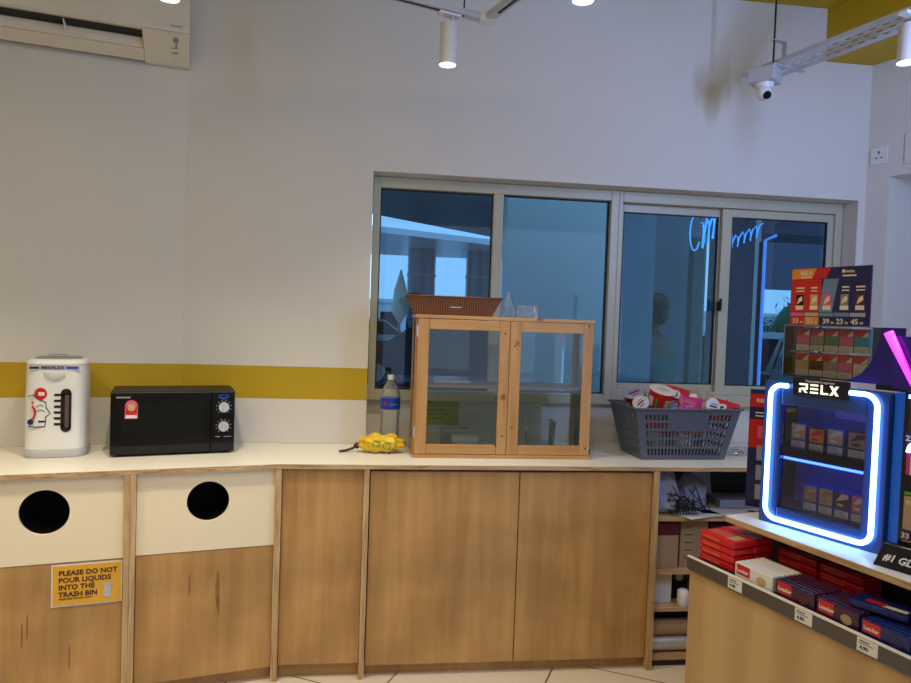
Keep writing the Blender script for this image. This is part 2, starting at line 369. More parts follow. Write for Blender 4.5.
# right wall with a tall recess
b = MB(); b.M = Matrix.Translation((XR, YW, 0)) @ Matrix.Rotation(AR, 4, 'Z')
b.box(0.0, 0.117, 0, 0.35, 0, ZC); b.box(0.117, 1.35, 0, 0.35, 2.30, ZC); b.box(1.35, 4.2, 0, 0.35, 0, ZC)
b.box(0.117, 1.35, 0.30, 0.35, 0, 2.30); struct('wall_right', b, 'wall')
b = MB(); b.box(-4.6, 5.2, -3.1, -3.0, 0, ZC); struct('wall_front', b, 'wall')
b = MB(); b.box(-4.7, -4.6, -3, 3.0, 0, ZC); struct('wall_side', b, 'wall')

# windows in the alcove: front plane of the glass at Y 3.407
YG = 3.407
def frame_bars(b, x0, x1, z0, z1, t, y0, y1, mi=0):
    tl, tr, tb, tt = t
    b.box(x0, x0+tl, y0, y1, z0, z1, mi); b.box(x1-tr, x1, y0, y1, z0, z1, mi)
    b.box(x0+tl, x1-tr, y0, y1, z0, z0+tb, mi); b.box(x0+tl, x1-tr, y0, y1, z1-tt, z1, mi)
w1 = empty('window_1', (0, YG, 1.10), 0, None, None); w1['kind'] = 'structure'
b = MB(); frame_bars(b, 0.002, 1.245, 0, 1.092, (0.036, 0.041, 0.052, 0.052), -0.035, 0.04); b.box(0.598, 0.648, -0.035, 0.04, 0.052, 1.04)
b.build('window_frame', 'alu', w1, bevel=0.003)
for x0, x1 in ((0.038, 0.598), (0.648, 1.204)):
    b = MB(); frame_bars(b, x0, x1, 0.052, 1.040, (0.006,)*4, -0.004, 0.012); b.build('gasket', 'gasket', w1)
    b = MB(); b.box(x0+0.005, x1-0.005, 0, 0.005, 0.057, 1.036); b.build('pane', 'pane', w1)
w2 = empty('window_2', (0, YG, 1.10), 0, None, None); w2['kind'] = 'structure'
b = MB(); frame_bars(b, 1.245, 2.482, 0, 1.092, (0.022, 0.040, 0.060, 0.055), -0.035, 0.06); b.box(1.267, 2.442, -0.022, -0.012, 0.060, 0.075); b.build('window_frame', 'alu', w2, bevel=0.003)
for k, (x0, x1, yo) in enumerate(((1.262, 1.86, 0.012), (1.816, 2.444, -0.016))):
    sh = MB(); frame_bars(sh, x0, x1, 0.065, 1.035, (0.026, 0.050, 0.045, 0.04), yo, yo+0.024) if k == 0 else frame_bars(sh, x0, x1, 0.065, 1.035, (0.053, 0.034, 0.045, 0.04), yo, yo+0.024)
    sash = sh.build('sash', 'alu', w2, bevel=0.002)
    a0, a1 = (x0+0.026, x1-0.05) if k == 0 else (x0+0.053, x1-0.034)
    b = MB(); frame_bars(b, a0, a1, 0.110, 0.995, (0.005,)*4, yo+0.001, yo+0.018); b.build('gasket', 'gasket', sash)
    b = MB(); b.box(a0+0.004, a1-0.004, yo+0.008, yo+0.013, 0.114, 0.991); b.build('pane', 'pane', sash)
b = MB(); b.box(1.80, 1.822, -0.035, -0.017, 0.50, 0.55); b.box(1.806, 1.816, -0.05, -0.035, 0.51, 0.565); b.build('latch', 'blackm', w2, bevel=0.002)

# ------------------------------------------------------------------ counter run
# worktop follows the wall: one continuous top with a bend
FX, FY = -0.346, 2.816
lf = lambda s, off=0.0: (FX - math.cos(AL)*s - math.sin(AL)*off, FY - math.sin(AL)*s + math.cos(AL)*off)   # along the left run; off = towards the wall
e1 = lf(1.7); e2 = LW(1.25, 0.003)
e2 = (e1[0]-math.sin(AL)*0.45, e1[1]+math.cos(AL)*0.45)
b = MB(); poly = [e1, (FX, FY), (2.15, FY), (2.42, YW-0.002), (2.42, YW-0.002), (2.482, YW-0.002), (2.482, YG-0.04), (0.004, YG-0.04), (0.004, YW-0.002), (XC, YW-0.002), LW(1.6, 0.003)]
poly = [e1, (FX, FY), (2.15, FY), (2.15, YW-0.002), (2.48, YW-0.002), (2.48, YW+0.147), (0.003, YW+0.147), (0.003, YW-0.002), (XC+0.001, YW-0.002), LW(1.70, 0.002)]
b.slab(poly, 0.881, 0.8985, 1, 1); b.slab([(x, y) for x, y in poly], 0.8986, 0.90, 0, 0)
tag(b.build('worktop', ['lam', 'plyedge']), 'long white laminate worktop with plywood edge, bending at the left bins', 'worktop')

LROT = AL
def lpt(s, z=0, off=0.0): x, y = lf(s, off); return (x, y, z)
# bin cupboards: local x to the right from the left edge of each unit
def disc_hole_panel(b, x0, x1, z0, z1, cx, cz, r, y0, y1, mi=0, n=48):
    # square-to-circle ring, front and back faces plus hole rim
    outer = []; inner = []
    for i in range(n):
        t = 2*PI*i/n; dx, dz = math.cos(t), math.sin(t)
        inner.append((cx+r*dx, cz+r*dz))
        k = min(((x1-cx)/dx if dx > 1e-9 else (x0-cx)/dx if dx < -1e-9 else 1e9), ((z1-cz)/dz if dz > 1e-9 else (z0-cz)/dz if dz < -1e-9 else 1e9))
        outer.append([cx+k*dx, cz+k*dz])
    for ccx, ccz in ((x0, z0), (x1, z0), (x1, z1), (x0, z1)):
        j = min(range(n), key=lambda q: (outer[q][0]-ccx)**2+(outer[q][1]-ccz)**2); outer[j] = [ccx, ccz]
    vs = [(p[0], y0, p[1]) for p in outer]+[(p[0], y0, p[1]) for p in inner]+[(p[0], y1, p[1]) for p in outer]+[(p[0], y1, p[1]) for p in inner]
    fs = []
    for i in range(n):
        j = (i+1) % n
        fs += [(i, j, n+j, n+i), (2*n+j, 2*n+i, 3*n+i, 3*n+j), (n+i, n+j, 3*n+j, 3*n+i), (j, i, 2*n+i, 2*n+j)]
    b.add(vs, fs, mi)
def bin_unit(s0, s1, hs, hz, r, zsplit, label, right=True):
    # unit runs from s1 (left) to s0 (right) along the front; side boards belong to it
    W = s1-s0+(0 if right else 0.0185); u = empty('bin_cupboard', lpt(s1, 0), LROT, label, 'cupboard', 'bin cupboards at the left of the counter')
    b = MB(); disc_hole_panel(b, 0.0205, W-0.0205, zsplit+0.001, 0.879, s1-hs, hz, r, 0.022, 0.036); b.build('chute_panel', 'lampanel', u)
    b = MB(); b.cyl((s1-hs, 0.037, hz), (s1-hs, 0.28, hz), r+0.02, 0, 32, caps=False); b.add([(s1-hs+(r+.02)*math.cos(2*PI*i/32), 0.28, hz+(r+.02)*math.sin(2*PI*i/32)) for i in range(32)], [tuple(range(32))], 0)
    b.build('chute', 'dark', u)
    b = MB(); b.box(0.0215, W-0.0215, 0.024, 0.040, 0.055, zsplit-0.001); b.build('door', 'ply', u, bevel=0.0015)
    b = MB(); b.box(0.0205, W-0.0205, 0.060, 0.074, 0.0, 0.054); b.build('kickboard', 'ply', u)
    b = MB(); b.box(0, 0.0195, 0.0, 0.36, 0, 0.880); b.build('side_board', ['plyedgev'], u)
    if right: b = MB(); b.box(W-0.0195, W, 0.0, 0.36, 0, 0.880); b.build('side_board', ['plyedgev'], u)
    return u
bin_unit(0.5425, 1.14, 0.829, 0.750, 0.083, 0.558, 'left bin cupboard with yellow notice, round hole and worn plywood door')
bin_unit(0.006, 0.5415, 0.264, 0.758, 0.079, 0.562, 'bin cupboard with round hole below the black microwave, no notice', False)
# notice on the left unit
n0 = lpt(0.803, 0.3935, 0.0225)
def streaks(parent, y, marks):
    for x, z, w_, h_ in marks:
        b = MB(); n = 14; b.add([(x+w_*math.cos(2*PI*i/n), y, z+h_*math.sin(2*PI*i/n)) for i in range(n)], [tuple(range(n))], 0); b.build('stain_mark', 'stain', parent)
M['stain'] = mat('dark_wood_stain', (0.27, 0.12, 0.035, 1), 0.5, var=0.3, scale=60)
units_ = [o for o in C.objects if o.name.startswith('bin_cupboard')]
streaks(units_[1], 0.0236, [(0.215, 0.43, 0.004, 0.045), (0.320, 0.40, 0.008, 0.075), (0.325, 0.33, 0.004, 0.04)])
streaks(units_[0], 0.0236, [(0.245, 0.30, 0.003, 0.05), (0.262, 0.33, 0.003, 0.05), (0.40, 0.2, 0.003, 0.05)])
nt_ = empty('bin_notice', n0, LROT, 'yellow notice about pouring liquids stuck on the left bin cupboard door', 'sign')
b = MB(); b.box(0, 0.237, -0.002, 0, 0, 0.158); b.build('board', 'paper', nt_)
b = MB(); b.box(0.005, 0.232, -0.003, -0.0021, 0.005, 0.153); b.build('printed_face', 'signy', nt_)
b = MB()
for i, t in enumerate(('PLEASE DO NOT', 'POUR LIQUIDS', 'INTO THE', 'TRASH BIN')): b.text(t, 0.0255, 0.024, -0.0035, 0.117-i*0.0268, 0, 0.030, squash=1.03)
b.text('PLEASE KEEP THE AREA CLEAN', 0.008, 0.026, -0.0035, 0.026, 0, 0.01); b.build('lettering', mat('dark_brown_ink', (0.06, 0.012, 0.008, 1), 0.5), nt_)
b = MB(); b.lathe([(0.011, 0), (0.0145, 0.045)], (0.187, -0.0035, 0.022), 0, 16, sy=0.05); b.box(0.170, 0.204, -0.0043, -0.0033, 0.067, 0.071); b.box(0.1675, 0.2065, -0.0043, -0.0033, 0.0715, 0.0765)
bp0 = b.build('bin_picture', 'lgrey', nt_)
b = MB(); [b.box(0.175+0.0058*k, 0.1765+0.0058*k, -0.0052, -0.0044, 0.026, 0.064) for k in range(5)]; b.build('bin_ribs', 'paper', bp0)
# narrow plywood cupboard section + double door cupboard + open shelves on the straight run
u = empty('narrow_cupboard', (-0.345, FY, 0), 0, 'narrow plain plywood cupboard section between bins and double doors', 'cupboard')
W = 0.345
b = MB(); b.box(-0.0122, 0.013, 0.003, 0.020, 0, 0.880); b.box(0.0, 0.013, 0.020, 0.42, 0, 0.880); b.build('side_board', 'plyedgev', u)
b = MB(); b.box(W-0.001, W+0.0215, 0.0, 0.42, 0, 0.880); b.build('side_board', 'plyedgev', u)
b = MB(); b.box(0.0145, W-0.002, 0.022, 0.038, 0.060, 0.8795); b.build('panel', 'ply', u, bevel=0.0015)
b = MB(); b.box(0.0145, W-0.002, 0.050, 0.062, 0, 0.060); b.build('kickboard', 'ply', u)
u = empty('double_door_cupboard', (0.023, FY, 0), 0, 'wide plywood cupboard with two doors under the glass cabinet', 'cupboard')
W = 1.2275
b = MB(); b.box(0, W, 0.05, 0.42, 0.058, 0.075); b.box(0, W, 0.045, 0.06, 0.075, 0.8795); b.build('carcass', 'maroon', u)
b = MB(); b.box(0, W, 0.050, 0.062, 0, 0.057); b.build('kickboard', 'ply', u)
for x0, x1 in ((0.003, 0.633), (0.637, W-0.003)):
    d = MB().box(x0, x1, 0.018, 0.036, 0.050, 0.866).build('door', 'ply', u, bevel=0.0015)
    MB().box(x0, x1, 0.0185, 0.0355, 0.8662, 0.8685).build('door_edge', 'plyedge', d)
u = empty('open_shelf_unit', (1.2515, FY, 0), 0, 'open plywood shelves under the right end of the worktop', 'shelf unit')
b = MB(); b.box(0, 0.024, 0, 0.42, 0, 0.880); b.build('side_board', 'plyedgev', u)
b = MB(); b.box(0.876, 0.898, 0, 0.42, 0, 0.880); b.build('side_board', 'plyedgev', u)
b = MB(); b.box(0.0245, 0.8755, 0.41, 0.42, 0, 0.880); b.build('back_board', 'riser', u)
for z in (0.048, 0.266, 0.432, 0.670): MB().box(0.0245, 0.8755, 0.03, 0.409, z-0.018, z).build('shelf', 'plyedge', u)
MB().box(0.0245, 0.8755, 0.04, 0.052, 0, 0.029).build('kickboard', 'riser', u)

# ------------------------------------------------------------------ things on the open shelves
def crumple(name, c, size, m, label, cat, rz=0, group=None, amt=0.25, seed=0):
    rnd = random.Random(seed); bm = bmesh.new(); bmesh.ops.create_icosphere(bm, subdivisions=3, radius=1)
    for v in bm.verts:
        n = v.co.normalized(); k = 1+amt*(rnd.random()-0.5)
        v.co = Vector((max(-.8, min(.8, n.x))*size[0]*k/.8, max(-.8, min(.8, n.y))*size[1]*k/.8, (max(-.75, n.z)+.75)/1.6*size[2]*(1+amt*.4*(rnd.random()-.5)) if n.z > -.74 else 0))
    me = bpy.data.meshes.new(name); bm.to_mesh(me); bm.free(); me.materials.append(M[m])
    o = bpy.data.objects.new(name, me); C.objects.link(o); o.location = c; o.rotation_euler = (0, 0, rz)
    return tag(o, label, cat, group)
crumple('paper_bag', (1.345, 2.97, 0.671), (0.062, 0.09, 0.19), 'bluegrey', 'crumpled pale bag at the left end of the top open shelf', 'bag', seed=3)
crumple('paper_bag', (1.50, 3.03, 0.671), (0.075, 0.09, 0.14), 'bluegrey', 'crumpled grey bag behind the black wire rack on the open shelf', 'bag', seed=5)
b = MB(); b.box(-0.085, 0.085, -0.002, 0.003, 0, 0.155); tag(b.build('paper_sheet', 'bluegrey', loc=(1.60, 3.12, 0.672), rot=(R(-16), R(4), R(5))), 'pale sheet leaning upright at the back of the open shelf', 'paper')
for i, (x, y, rz, sx, l) in enumerate(((1.50, 2.885, 20, 0.10, 'loose sheet of paper lying at the front of the top open shelf'), (1.66, 2.92, -14, 0.13, 'loose sheet of paper lying right of the black wire rack'), (1.88, 2.93, 8, 0.12, 'loose sheet of paper at the right end of the open shelf'))):
    tag(MB().box(-sx, sx, -0.05, 0.05, 0, 0.002).build('paper_sheet', 'paper', loc=(x, y, 0.671), rz=R(rz)), l, 'paper', 'papers on the open shelf')
b = MB(); b.box(0, 0.38, -0.06, 0.08, 0, 0.035); tag(b.build('magazine_pile', 'bluegrey', loc=(1.66, 3.06, 0.671)), 'flat pile of papers at the back right of the open shelf', 'papers')
b = MB(); rnd = random.Random(4)
for k in range(11):
    x = 0.012*k; b.tube([(x, 0.0, 0.004), (x+0.02*rnd.uniform(-1, 1), 0.02, 0.05+0.03*rnd.random()), (x+0.04*rnd.uniform(-1, 1), 0.0, 0.10+0.04*math.sin(k)), (x+0.05, -0.03, 0.03)], 0.0022, 0, 6)
for k in range(4): b.tube([(-0.01, -0.02+0.012*k, 0.02+0.025*k), (0.07, 0.0, 0.045+0.012*k), (0.16, 0.01, 0.012+0.01*k)], 0.0025, 0, 6)
tag(b.build('wire_rack', 'blackm', loc=(1.355, 2.865, 0.671)), 'tangled black wire rack on the top open shelf', 'rack')
cb = empty('carton', (1.285, 2.87, 0.433), 0, 'brown carton with dark red band on the second open shelf', 'box')
MB().box(0, 0.115, 0, 0.16, 0, 0.205).build('box_body', 'carton', cb, bevel=0.002); MB().box(-0.001, 0.116, -0.0015, 0.161, 0.150, 0.206).build('box_band', 'maroon', cb)
cb = empty('carton', (1.415, 2.885, 0.433), 0, 'taller plain carton beside the red banded one on the open shelf', 'box')
MB().box(0, 0.13, 0, 0.16, 0, 0.212).build('box_body', 'carton', cb, bevel=0.002)
b = MB(); [b.box(0.02, 0.055, -0.0012, 0, 0.04+0.035*i, 0.043+0.035*i) for i in range(5)]; b.build('box_lettering', 'blackm', cb)
tag(MB().box(0, 0.12, 0, 0.15, 0, 0.19).build('carton', 'maroon', loc=(1.56, 2.89, 0.433)), 'dark red carton behind the red wafer packs on the open shelf', 'box')
tag(MB().box(0, 0.105, 0, 0.15, 0, 0.135).build('carton', 'paper', loc=(1.286, 2.90, 0.267), bevel=0.002), 'pale carton on the third open shelf', 'box')
b = MB(); b.lathe([(0.022, 0), (0.025, 0.008), (0.025, 0.065), (0.018, 0.072)]); tag(b.build('paper_cup', 'paper', loc=(1.43, 2.866, 0.267)), 'small white cup on the third open shelf', 'cup')
t_ = empty('tape_dispenser', (1.435, 2.94, 0.267), 0, 'black tape dispenser behind the white cup on the open shelf', 'tape dispenser')
b = MB(); b.box(-0.03, 0.05, 0, 0.05, 0, 0.07); b.cyl((0.01, 0, 0.10), (0.01, 0.04, 0.10), 0.034, 0, 24); b.build('housing', 'blackm', t_, bevel=0.003)
MB().cyl((0.01, -0.003, 0.10), (0.01, 0, 0.10), 0.018, 0, 20).build('tape_core', 'lgrey', t_)
b = MB(); b.cyl((0, 0, 0.036), (0.36, 0, 0.036), 0.035, 0, 24); tag(b.build('paper_roll', 'carton', loc=(1.29, 2.90, 0.121)), 'brown paper roll lying above the grey roll', 'roll')
b = MB(); b.cyl((0, 0, 0.036), (0.36, 0, 0.036), 0.035, 0, 24); tag(b.build('paper_roll', 'steel', loc=(1.29, 2.90, 0.049)), 'shiny grey roll lying on the lowest open shelf', 'roll')

# ------------------------------------------------------------------ thermo pot
pt = empty('electric_hot_water_pot', (-1.262, 3.000, 0.9), R(14), 'white electric hot water pot with water gauge, at the left end of the worktop', 'hot water pot')
b = MB(); b.lathe([(0.100, 0.0), (0.112, 0.004), (0.114, 0.035), (0.111, 0.040), (0.111, 0.25), (0.109, 0.34), (0.107, 0.372)], e=4, n=64, sy=0.92); b.build('body', 'pot', pt)
b = MB(); b.lathe([(0.1145, 0.002), (0.1155, 0.012), (0.1155, 0.034), (0.111, 0.037)], e=4, n=64, sy=0.92, cap0=False, cap1=False); b.build('base_ring', 'lgrey', pt)
b = MB(); b.lathe([(0.109, 0.373), (0.108, 0.384), (0.095, 0.393), (0.02, 0.398)], e=4, n=64, sy=0.92); b.build('lid', 'white', pt)
b = MB(); b.lathe([(0.085, 0.3935), (0.078, 0.3985), (0.02, 0.4005)], e=4, n=48, sy=0.92); b.build('lid_recess', 'grey', pt)
b = MB(); b.tube([(-0.04, 0.0, 0.400), (-0.035, 0, 0.412), (0.035, 0, 0.412), (0.04, 0, 0.400)], 0.006, 0, 8); b.build('carry_handle', 'lgrey', pt)
b = MB(); b.lathe([(0.03, -0.012), (0.044, 0.0), (0.044, 0.018)], (0, -0.083, 0.325), 0, 24, sy=0.8); b.build('spout', 'pot', pt)
b = MB(); b.rect(-0.092, 0.090, 0.352, 0.370, -0.1002)
bnd = b.build('brand_band', 'lgrey', pt); b = MB(); b.text('MIKFLEX', 0.0165, -0.048, -0.1008, 0.3555, 0, 0.03, squash=1.3); b.box(-0.088, -0.055, -0.1008, -0.1003, 0.356, 0.365); b.rect(0.040, 0.084, 0.356, 0.366, -0.1005, 1); b.build('band_lettering', ['navy', 'blue'], bnd)
gx, gz0, gz1 = 0.042, 0.122, 0.258
b = MB(); b.box(gx-0.019, gx+0.019, -0.1045, -0.098, gz0, gz1)
b.cyl((gx, -0.1045, gz0), (gx, -0.098, gz0), 0.019, 0, 24); b.cyl((gx, -0.1045, gz1), (gx, -0.098, gz1), 0.019, 0, 24)
gg = b.build('water_gauge', mat('gauge_dark_brown', (0.018, 0.008, 0.008, 1), 0.25), pt)
b = MB(); b.box(gx-0.004, gx+0.010, -0.1060, -0.1046, gz0, gz1-0.006); b.build('gauge_tube', mat('gauge_tube', (0.10, 0.07, 0.065, 1), 0.2), gg)
b = MB(); [b.box(gx-0.042, gx-0.0176, -0.1040, -0.099, gz0+0.008+0.0235*i, gz0+0.0175+0.0235*i) for i in range(6)]; b.build('gauge_marks', 'blackm', gg)
b = MB(); yy = -0.1032; b.M = Matrix.Translation((0, 0, 0.022+0.16)) @ Matrix.Diagonal((1.05, 1, 1.15, 1)) @ Matrix.Translation((0, 0, -0.16))
b.cyl((-0.045, yy, 0.225), (-0.045, -0.097, 0.225), 0.021, 0, 28); b.rect(-0.052, -0.032, 0.219, 0.231, yy-0.0006, 1)
loop = [(-0.088, 0.215), (-0.07, 0.222), (-0.05, 0.205), (-0.028, 0.196), (-0.026, 0.175), (-0.012, 0.158), (-0.026, 0.146), (-0.030, 0.112), (-0.06, 0.110), (-0.084, 0.113)]
b.tube([(x, yy, z) for x, z in loop], 0.0017, 2, 6)
b.tube([(-0.075+0.012*math.cos(a/6), yy, 0.160+0.022*math.sin(a/6)) for a in range(-9, 10)], 0.0036, 0, 6)
b.tube([(-0.06, yy, 0.18), (-0.045, yy, 0.188), (-0.035, yy, 0.18)], 0.001, 2, 5); b.tube([(-0.06, yy, 0.165), (-0.045, yy, 0.17), (-0.03, yy, 0.163)], 0.001, 2, 5)
b.rect(-0.052, -0.030, 0.126, 0.132, yy, 2); b.cyl((-0.078, yy, 0.128), (-0.078, -0.0975, 0.128), 0.010, 3, 16); b.cyl((-0.072, yy, 0.195), (-0.072, -0.0975, 0.195), 0.004, 0, 12)
b.build('printed_decoration', ['red', 'paper', 'blackm', 'navy'], pt)

# ------------------------------------------------------------------ microwave
mw = empty('microwave_oven', (-1.030, 2.914, 0.9), R(15.5), 'black microwave oven with two silver dials on the worktop', 'microwave')
b = MB(); b.box(0, 0.484, 0.004, 0.235, 0.008, 0.268); b.build('housing', 'blackm', mw, bevel=0.006)
b = MB(); b.box(0.002, 0.384, -0.012, 0.003, 0.010, 0.266); d_ = b.build('door', 'black', mw, bevel=0.003)
b = MB(); b.box(0.045, 0.352, -0.0135, -0.0125, 0.055, 0.222); b.build('door_window', 'blackwin', d_)
b = MB(); b.rect(0.022, 0.075, 0.242, 0.249, -0.0136); b.build('maker_mark', 'grey', d_)
b = MB(); b.box(0.055, 0.103, -0.0150, -0.0138, 0.158, 0.215, 0); b.cyl((0.079, -0.0150, 0.211), (0.079, -0.0138, 0.211), 0.0235, 0, 24); b.rect(0.058, 0.100, 0.175, 0.205, -0.0153, 1); b.cyl((0.079, -0.0156, 0.205), (0.079, -0.0151, 0.205), 0.015, 2, 20); b.rect(0.058, 0.100, 0.161, 0.173, -0.0155, 3)
b.build('rating_sticker', ['pink', 'red', 'tan', 'paper'], d_)
b = MB(); b.box(0.387, 0.482, -0.012, 0.003, 0.010, 0.266); cp = b.build('control_panel', 'black', mw, bevel=0.003)
b = MB(); b.prism([(0.410, 0.244), (0.435, 0.232), (0.462, 0.244), (0.452, 0.246), (0.435, 0.239), (0.42, 0.246)], -0.0135, -0.0122); b.rect(0.415, 0.457, 0.250, 0.253, -0.0130); b.build('panel_print', 'blue', cp)
for z in (0.200, 0.118):
    k = MB().cyl((0.437, -0.0125, z), (0.437, -0.030, z), 0.0235, 0, 32, 0.021).build('dial', 'chrome', mw, bevel=0.002)
    MB().box(0.434, 0.440, -0.033, -0.0302, z-0.019, z+0.019).build('dial_grip', 'lgrey', k)
    b = MB()
    for i in range(10):
        a = R(-140+i*31); b.box(0.437+0.030*math.sin(a)-0.0012, 0.437+0.030*math.sin(a)+0.0012, -0.0128, -0.0121, z+0.030*math.cos(a)-0.002, z+0.030*math.cos(a)+0.002)
    b.build('dial_marks', 'lgrey', cp)
b = MB(); b.rect(0.405, 0.425, 0.072, 0.0745, -0.0126); b.rect(0.44, 0.47, 0.072, 0.0745, -0.0126); b.build('small_print', 'lgrey', cp)
for x, y in ((0.03, 0.03), (0.454, 0.03), (0.03, 0.21), (0.454, 0.21)): MB().cyl((x, y, 0.0005), (x, y, 0.008), 0.012, 0, 16).build('foot', 'blackm', mw)

# ------------------------------------------------------------------ wooden glass display cabinet
gc = empty('display_cabinet', (0.210, 2.975, 0.9), 0, 'pine display cabinet with two glazed doors on the worktop', 'cabinet')
W, H, D = 0.792, 0.626, 0.235
b = MB(); b.box(0.0, 0.022, 0, D, 0.02, H-0.02); b.build('side_post', 'pine', gc, bevel=0.002)
# side frames with glass
def post(x0, x1, y0, y1, z0, z1, nm='post', mm='pine'): return MB().box(x0, x1, y0, y1, z0, z1).build(nm, mm, gc, bevel=0.002)
bpy.data.objects.remove(gc.children[0])
post(-0.006, 0.024, 0.0, 0.030, 0.018, H-0.016); post(W-0.024, W, 0.0, 0.030, 0.018, H-0.016)
post(-0.006, 0.024, D-0.03, D, 0.018, H-0.016); post(W-0.024, W, D-0.03, D, 0.018, H-0.016)
post(-0.006, 0.012, 0.031, D-0.031, 0.018, 0.06, 'side_rail', 'pine'); post(W-0.012, W, 0.031, D-0.031, 0.018, 0.06, 'side_rail', 'pine')
for x0 in (-0.002, W-0.010): MB().box(x0, x0+0.005, 0.031, D-0.031, 0.061, H-0.017).build('side_pane', 'cpane', gc)
post(-0.008, W+0.004, -0.016, D, 0.0, 0.0175, 'bottom_board', 'pineh'); post(-0.012, W+0.002, -0.018, D, H-0.0155, H, 'top_board', 'pineh')
MB().box(0.025, W-0.025, 0.01, D-0.03, 0.308, 0.322).build('shelf', 'pineh', gc, bevel=0.001)
for x0, x1 in ((0.001, 0.4075), (0.4095, W-0.004)):
    dd = MB().box(x0, x0+0.050, -0.018, -0.001, 0.019, H-0.018).build('door', 'pine', gc, bevel=0.002)
    # remaining frame members of this door
    MB().box(x1-0.045, x1, -0.018, -0.001, 0.019, H-0.018).build('door_stile', 'pine', dd, bevel=0.002)
    MB().box(x0+0.0505, x1-0.0455, -0.018, -0.001, 0.019, 0.061).build('door_rail', 'pineh', dd, bevel=0.002)
    MB().box(x0+0.0505, x1-0.0455, -0.018, -0.001, H-0.062, H-0.018).build('door_rail', 'pineh', dd, bevel=0.002)
    MB().box(x0+0.0508, x1-0.0458, -0.010, -0.006, 0.0615, H-0.0625).build('door_pane', 'cpane', dd)
b = MB()
for x, z in ((0.385, 0.555), (0.388, 0.10), (0.43, 0.50), (0.43, 0.14), (0.765, 0.60), (0.770, 0.05), (0.36, 0.06), (0.355, 0.27), (0.79, 0.38)): b.cyl((x, -0.0185, z), (x, -0.0175, z), 0.004, 0, 12)
b.build('screw_heads', 'blackm', gc)
for z in (0.09, 0.53): MB().cyl((-0.001, -0.020, z), (-0.001, -0.020, z+0.05), 0.004, 0, 10).build('hinge', 'chrome', gc)
MB().box(W+0.005, W+0.016, -0.005, 0.02, 0.02, 0.04).build('corner_clip', 'grey', gc)
# contents of the cabinet
ns = empty('lime_notice', (0.262, YW+0.1485, 0.975), 0, 'lime yellow paper notice on the panel behind the glass cabinet', 'paper')
MB().box(0, 0.20, -0.0015, 0, 0, 0.135).build('sheet', 'note', ns)
b = MB()
for i, t in enumerate(('Attention', '', 'Please do not place', 'anything hot on the top,', 'thank you very much')): b.text(t, 0.014, 0.012, -0.002, 0.112-i*0.020, 0, 0.01)
b.build('lettering', 'blackm', ns)
b = MB(); b.cyl((0, 0, 0.038), (0.12, 0.0, 0.038), 0.037, 0, 24); tag(b.build('paper_roll', 'paper', loc=(0.385, 3.06, 0.918), rz=R(-4)), 'white paper roll lying in the glass cabinet', 'roll')
tag(MB().box(0, 0.13, 0, 0.05, 0, 0.085).build('white_box', 'lgrey', loc=(0.345, 3.12, 0.918), bevel=0.004), 'small white box behind the roll in the glass cabinet', 'box')
tag(MB().box(0, 0.16, 0, 0.10, 0, 0.012).build('plastic_tray', 'white', loc=(0.30, 3.03, 1.2225), bevel=0.004), 'shallow white tray on the left shelf of the cabinet', 'tray')
b = MB(); b.lathe([(0.055, 0), (0.058, 0.004), (0.065, 0.13), (0.07, 0.135)], e=5, n=40, cap1=False); tag(b.build('clear_container', 'film', loc=(0.80, 3.08, 0.918)), 'clear plastic container in the right half of the cabinet', 'container')

# wicker tray on top
b = MB(); zt = 0.9+H
def tray(b, w0, d0, w1, d1, h, t):
    def ring(w_, d_, z): return [(-w_, -d_, z), (w_, -d_, z), (w_, d_, z), (-w_, d_, z)]
    vs = ring(w0, d0, 0)+ring(w1, d1, h)+ring(w1-t, d1-t, h)+ring(w0-t, d0-t, t)
    fs = [(3, 2, 1, 0)]
    for k in (0, 4, 8):
        for i in range(4): fs.append((k+i, k+(i+1) % 4, k+4+(i+1) % 4, k+4+i))
    fs.append((12, 13, 14, 15)); b.add(vs, fs)
tr = empty('wicker_tray', (0.370, 3.085, zt+0.0005), 0, 'shallow flared brown wicker tray on top of the glass cabinet', 'tray')
tray(b, 0.168, 0.100, 0.208, 0.125, 0.078, 0.008); b.build('tray_body', 'wicker', tr)
b = MB(); b.tube([(-0.207, -0.124, 0.079), (0.207, -0.124, 0.079), (0.207, 0.124, 0.079), (-0.207, 0.124, 0.079)], 0.0055, 0, 8, True); b.build('rim', 'wicker', tr)
b = MB(); b.box(-0.02, 0.03, -0.1175, -0.116, 0.034, 0.037); b.build('tie', 'paper', tr)
b = MB(); b.tube([(-0.10+0.035*math.cos(a), 0.02*math.sin(a*2), 0.078+0.012*math.sin(a)) for a in [i*0.4 for i in range(16)]], 0.003, 0, 6); tag(b.build('black_cable', 'blackm', loc=(0.30, 3.10, zt+0.004)), 'coiled black cable in the wicker tray', 'cable')
b = MB(); b.lathe([(0.030, 0), (0.034, 0.01), (0.034, 0.05), (0.018, 0.09), (0.012, 0.10), (0.012, 0.118)], e=2.5, n=24); tag(b.build('clear_bottle', 'film', loc=(0.634, 3.10, zt+0.0005)), 'small clear bottle on the cabinet right of the wicker tray', 'bottle')
b = MB(); b.lathe([(0.045, 0), (0.048, 0.01), (0.046, 0.05), (0.040, 0.06)], e=4, n=30, cap1=False); tag(b.build('clear_tub', 'film', loc=(0.73, 3.12, zt+0.0005)), 'clear plastic tub on top of the cabinet at right', 'tub')

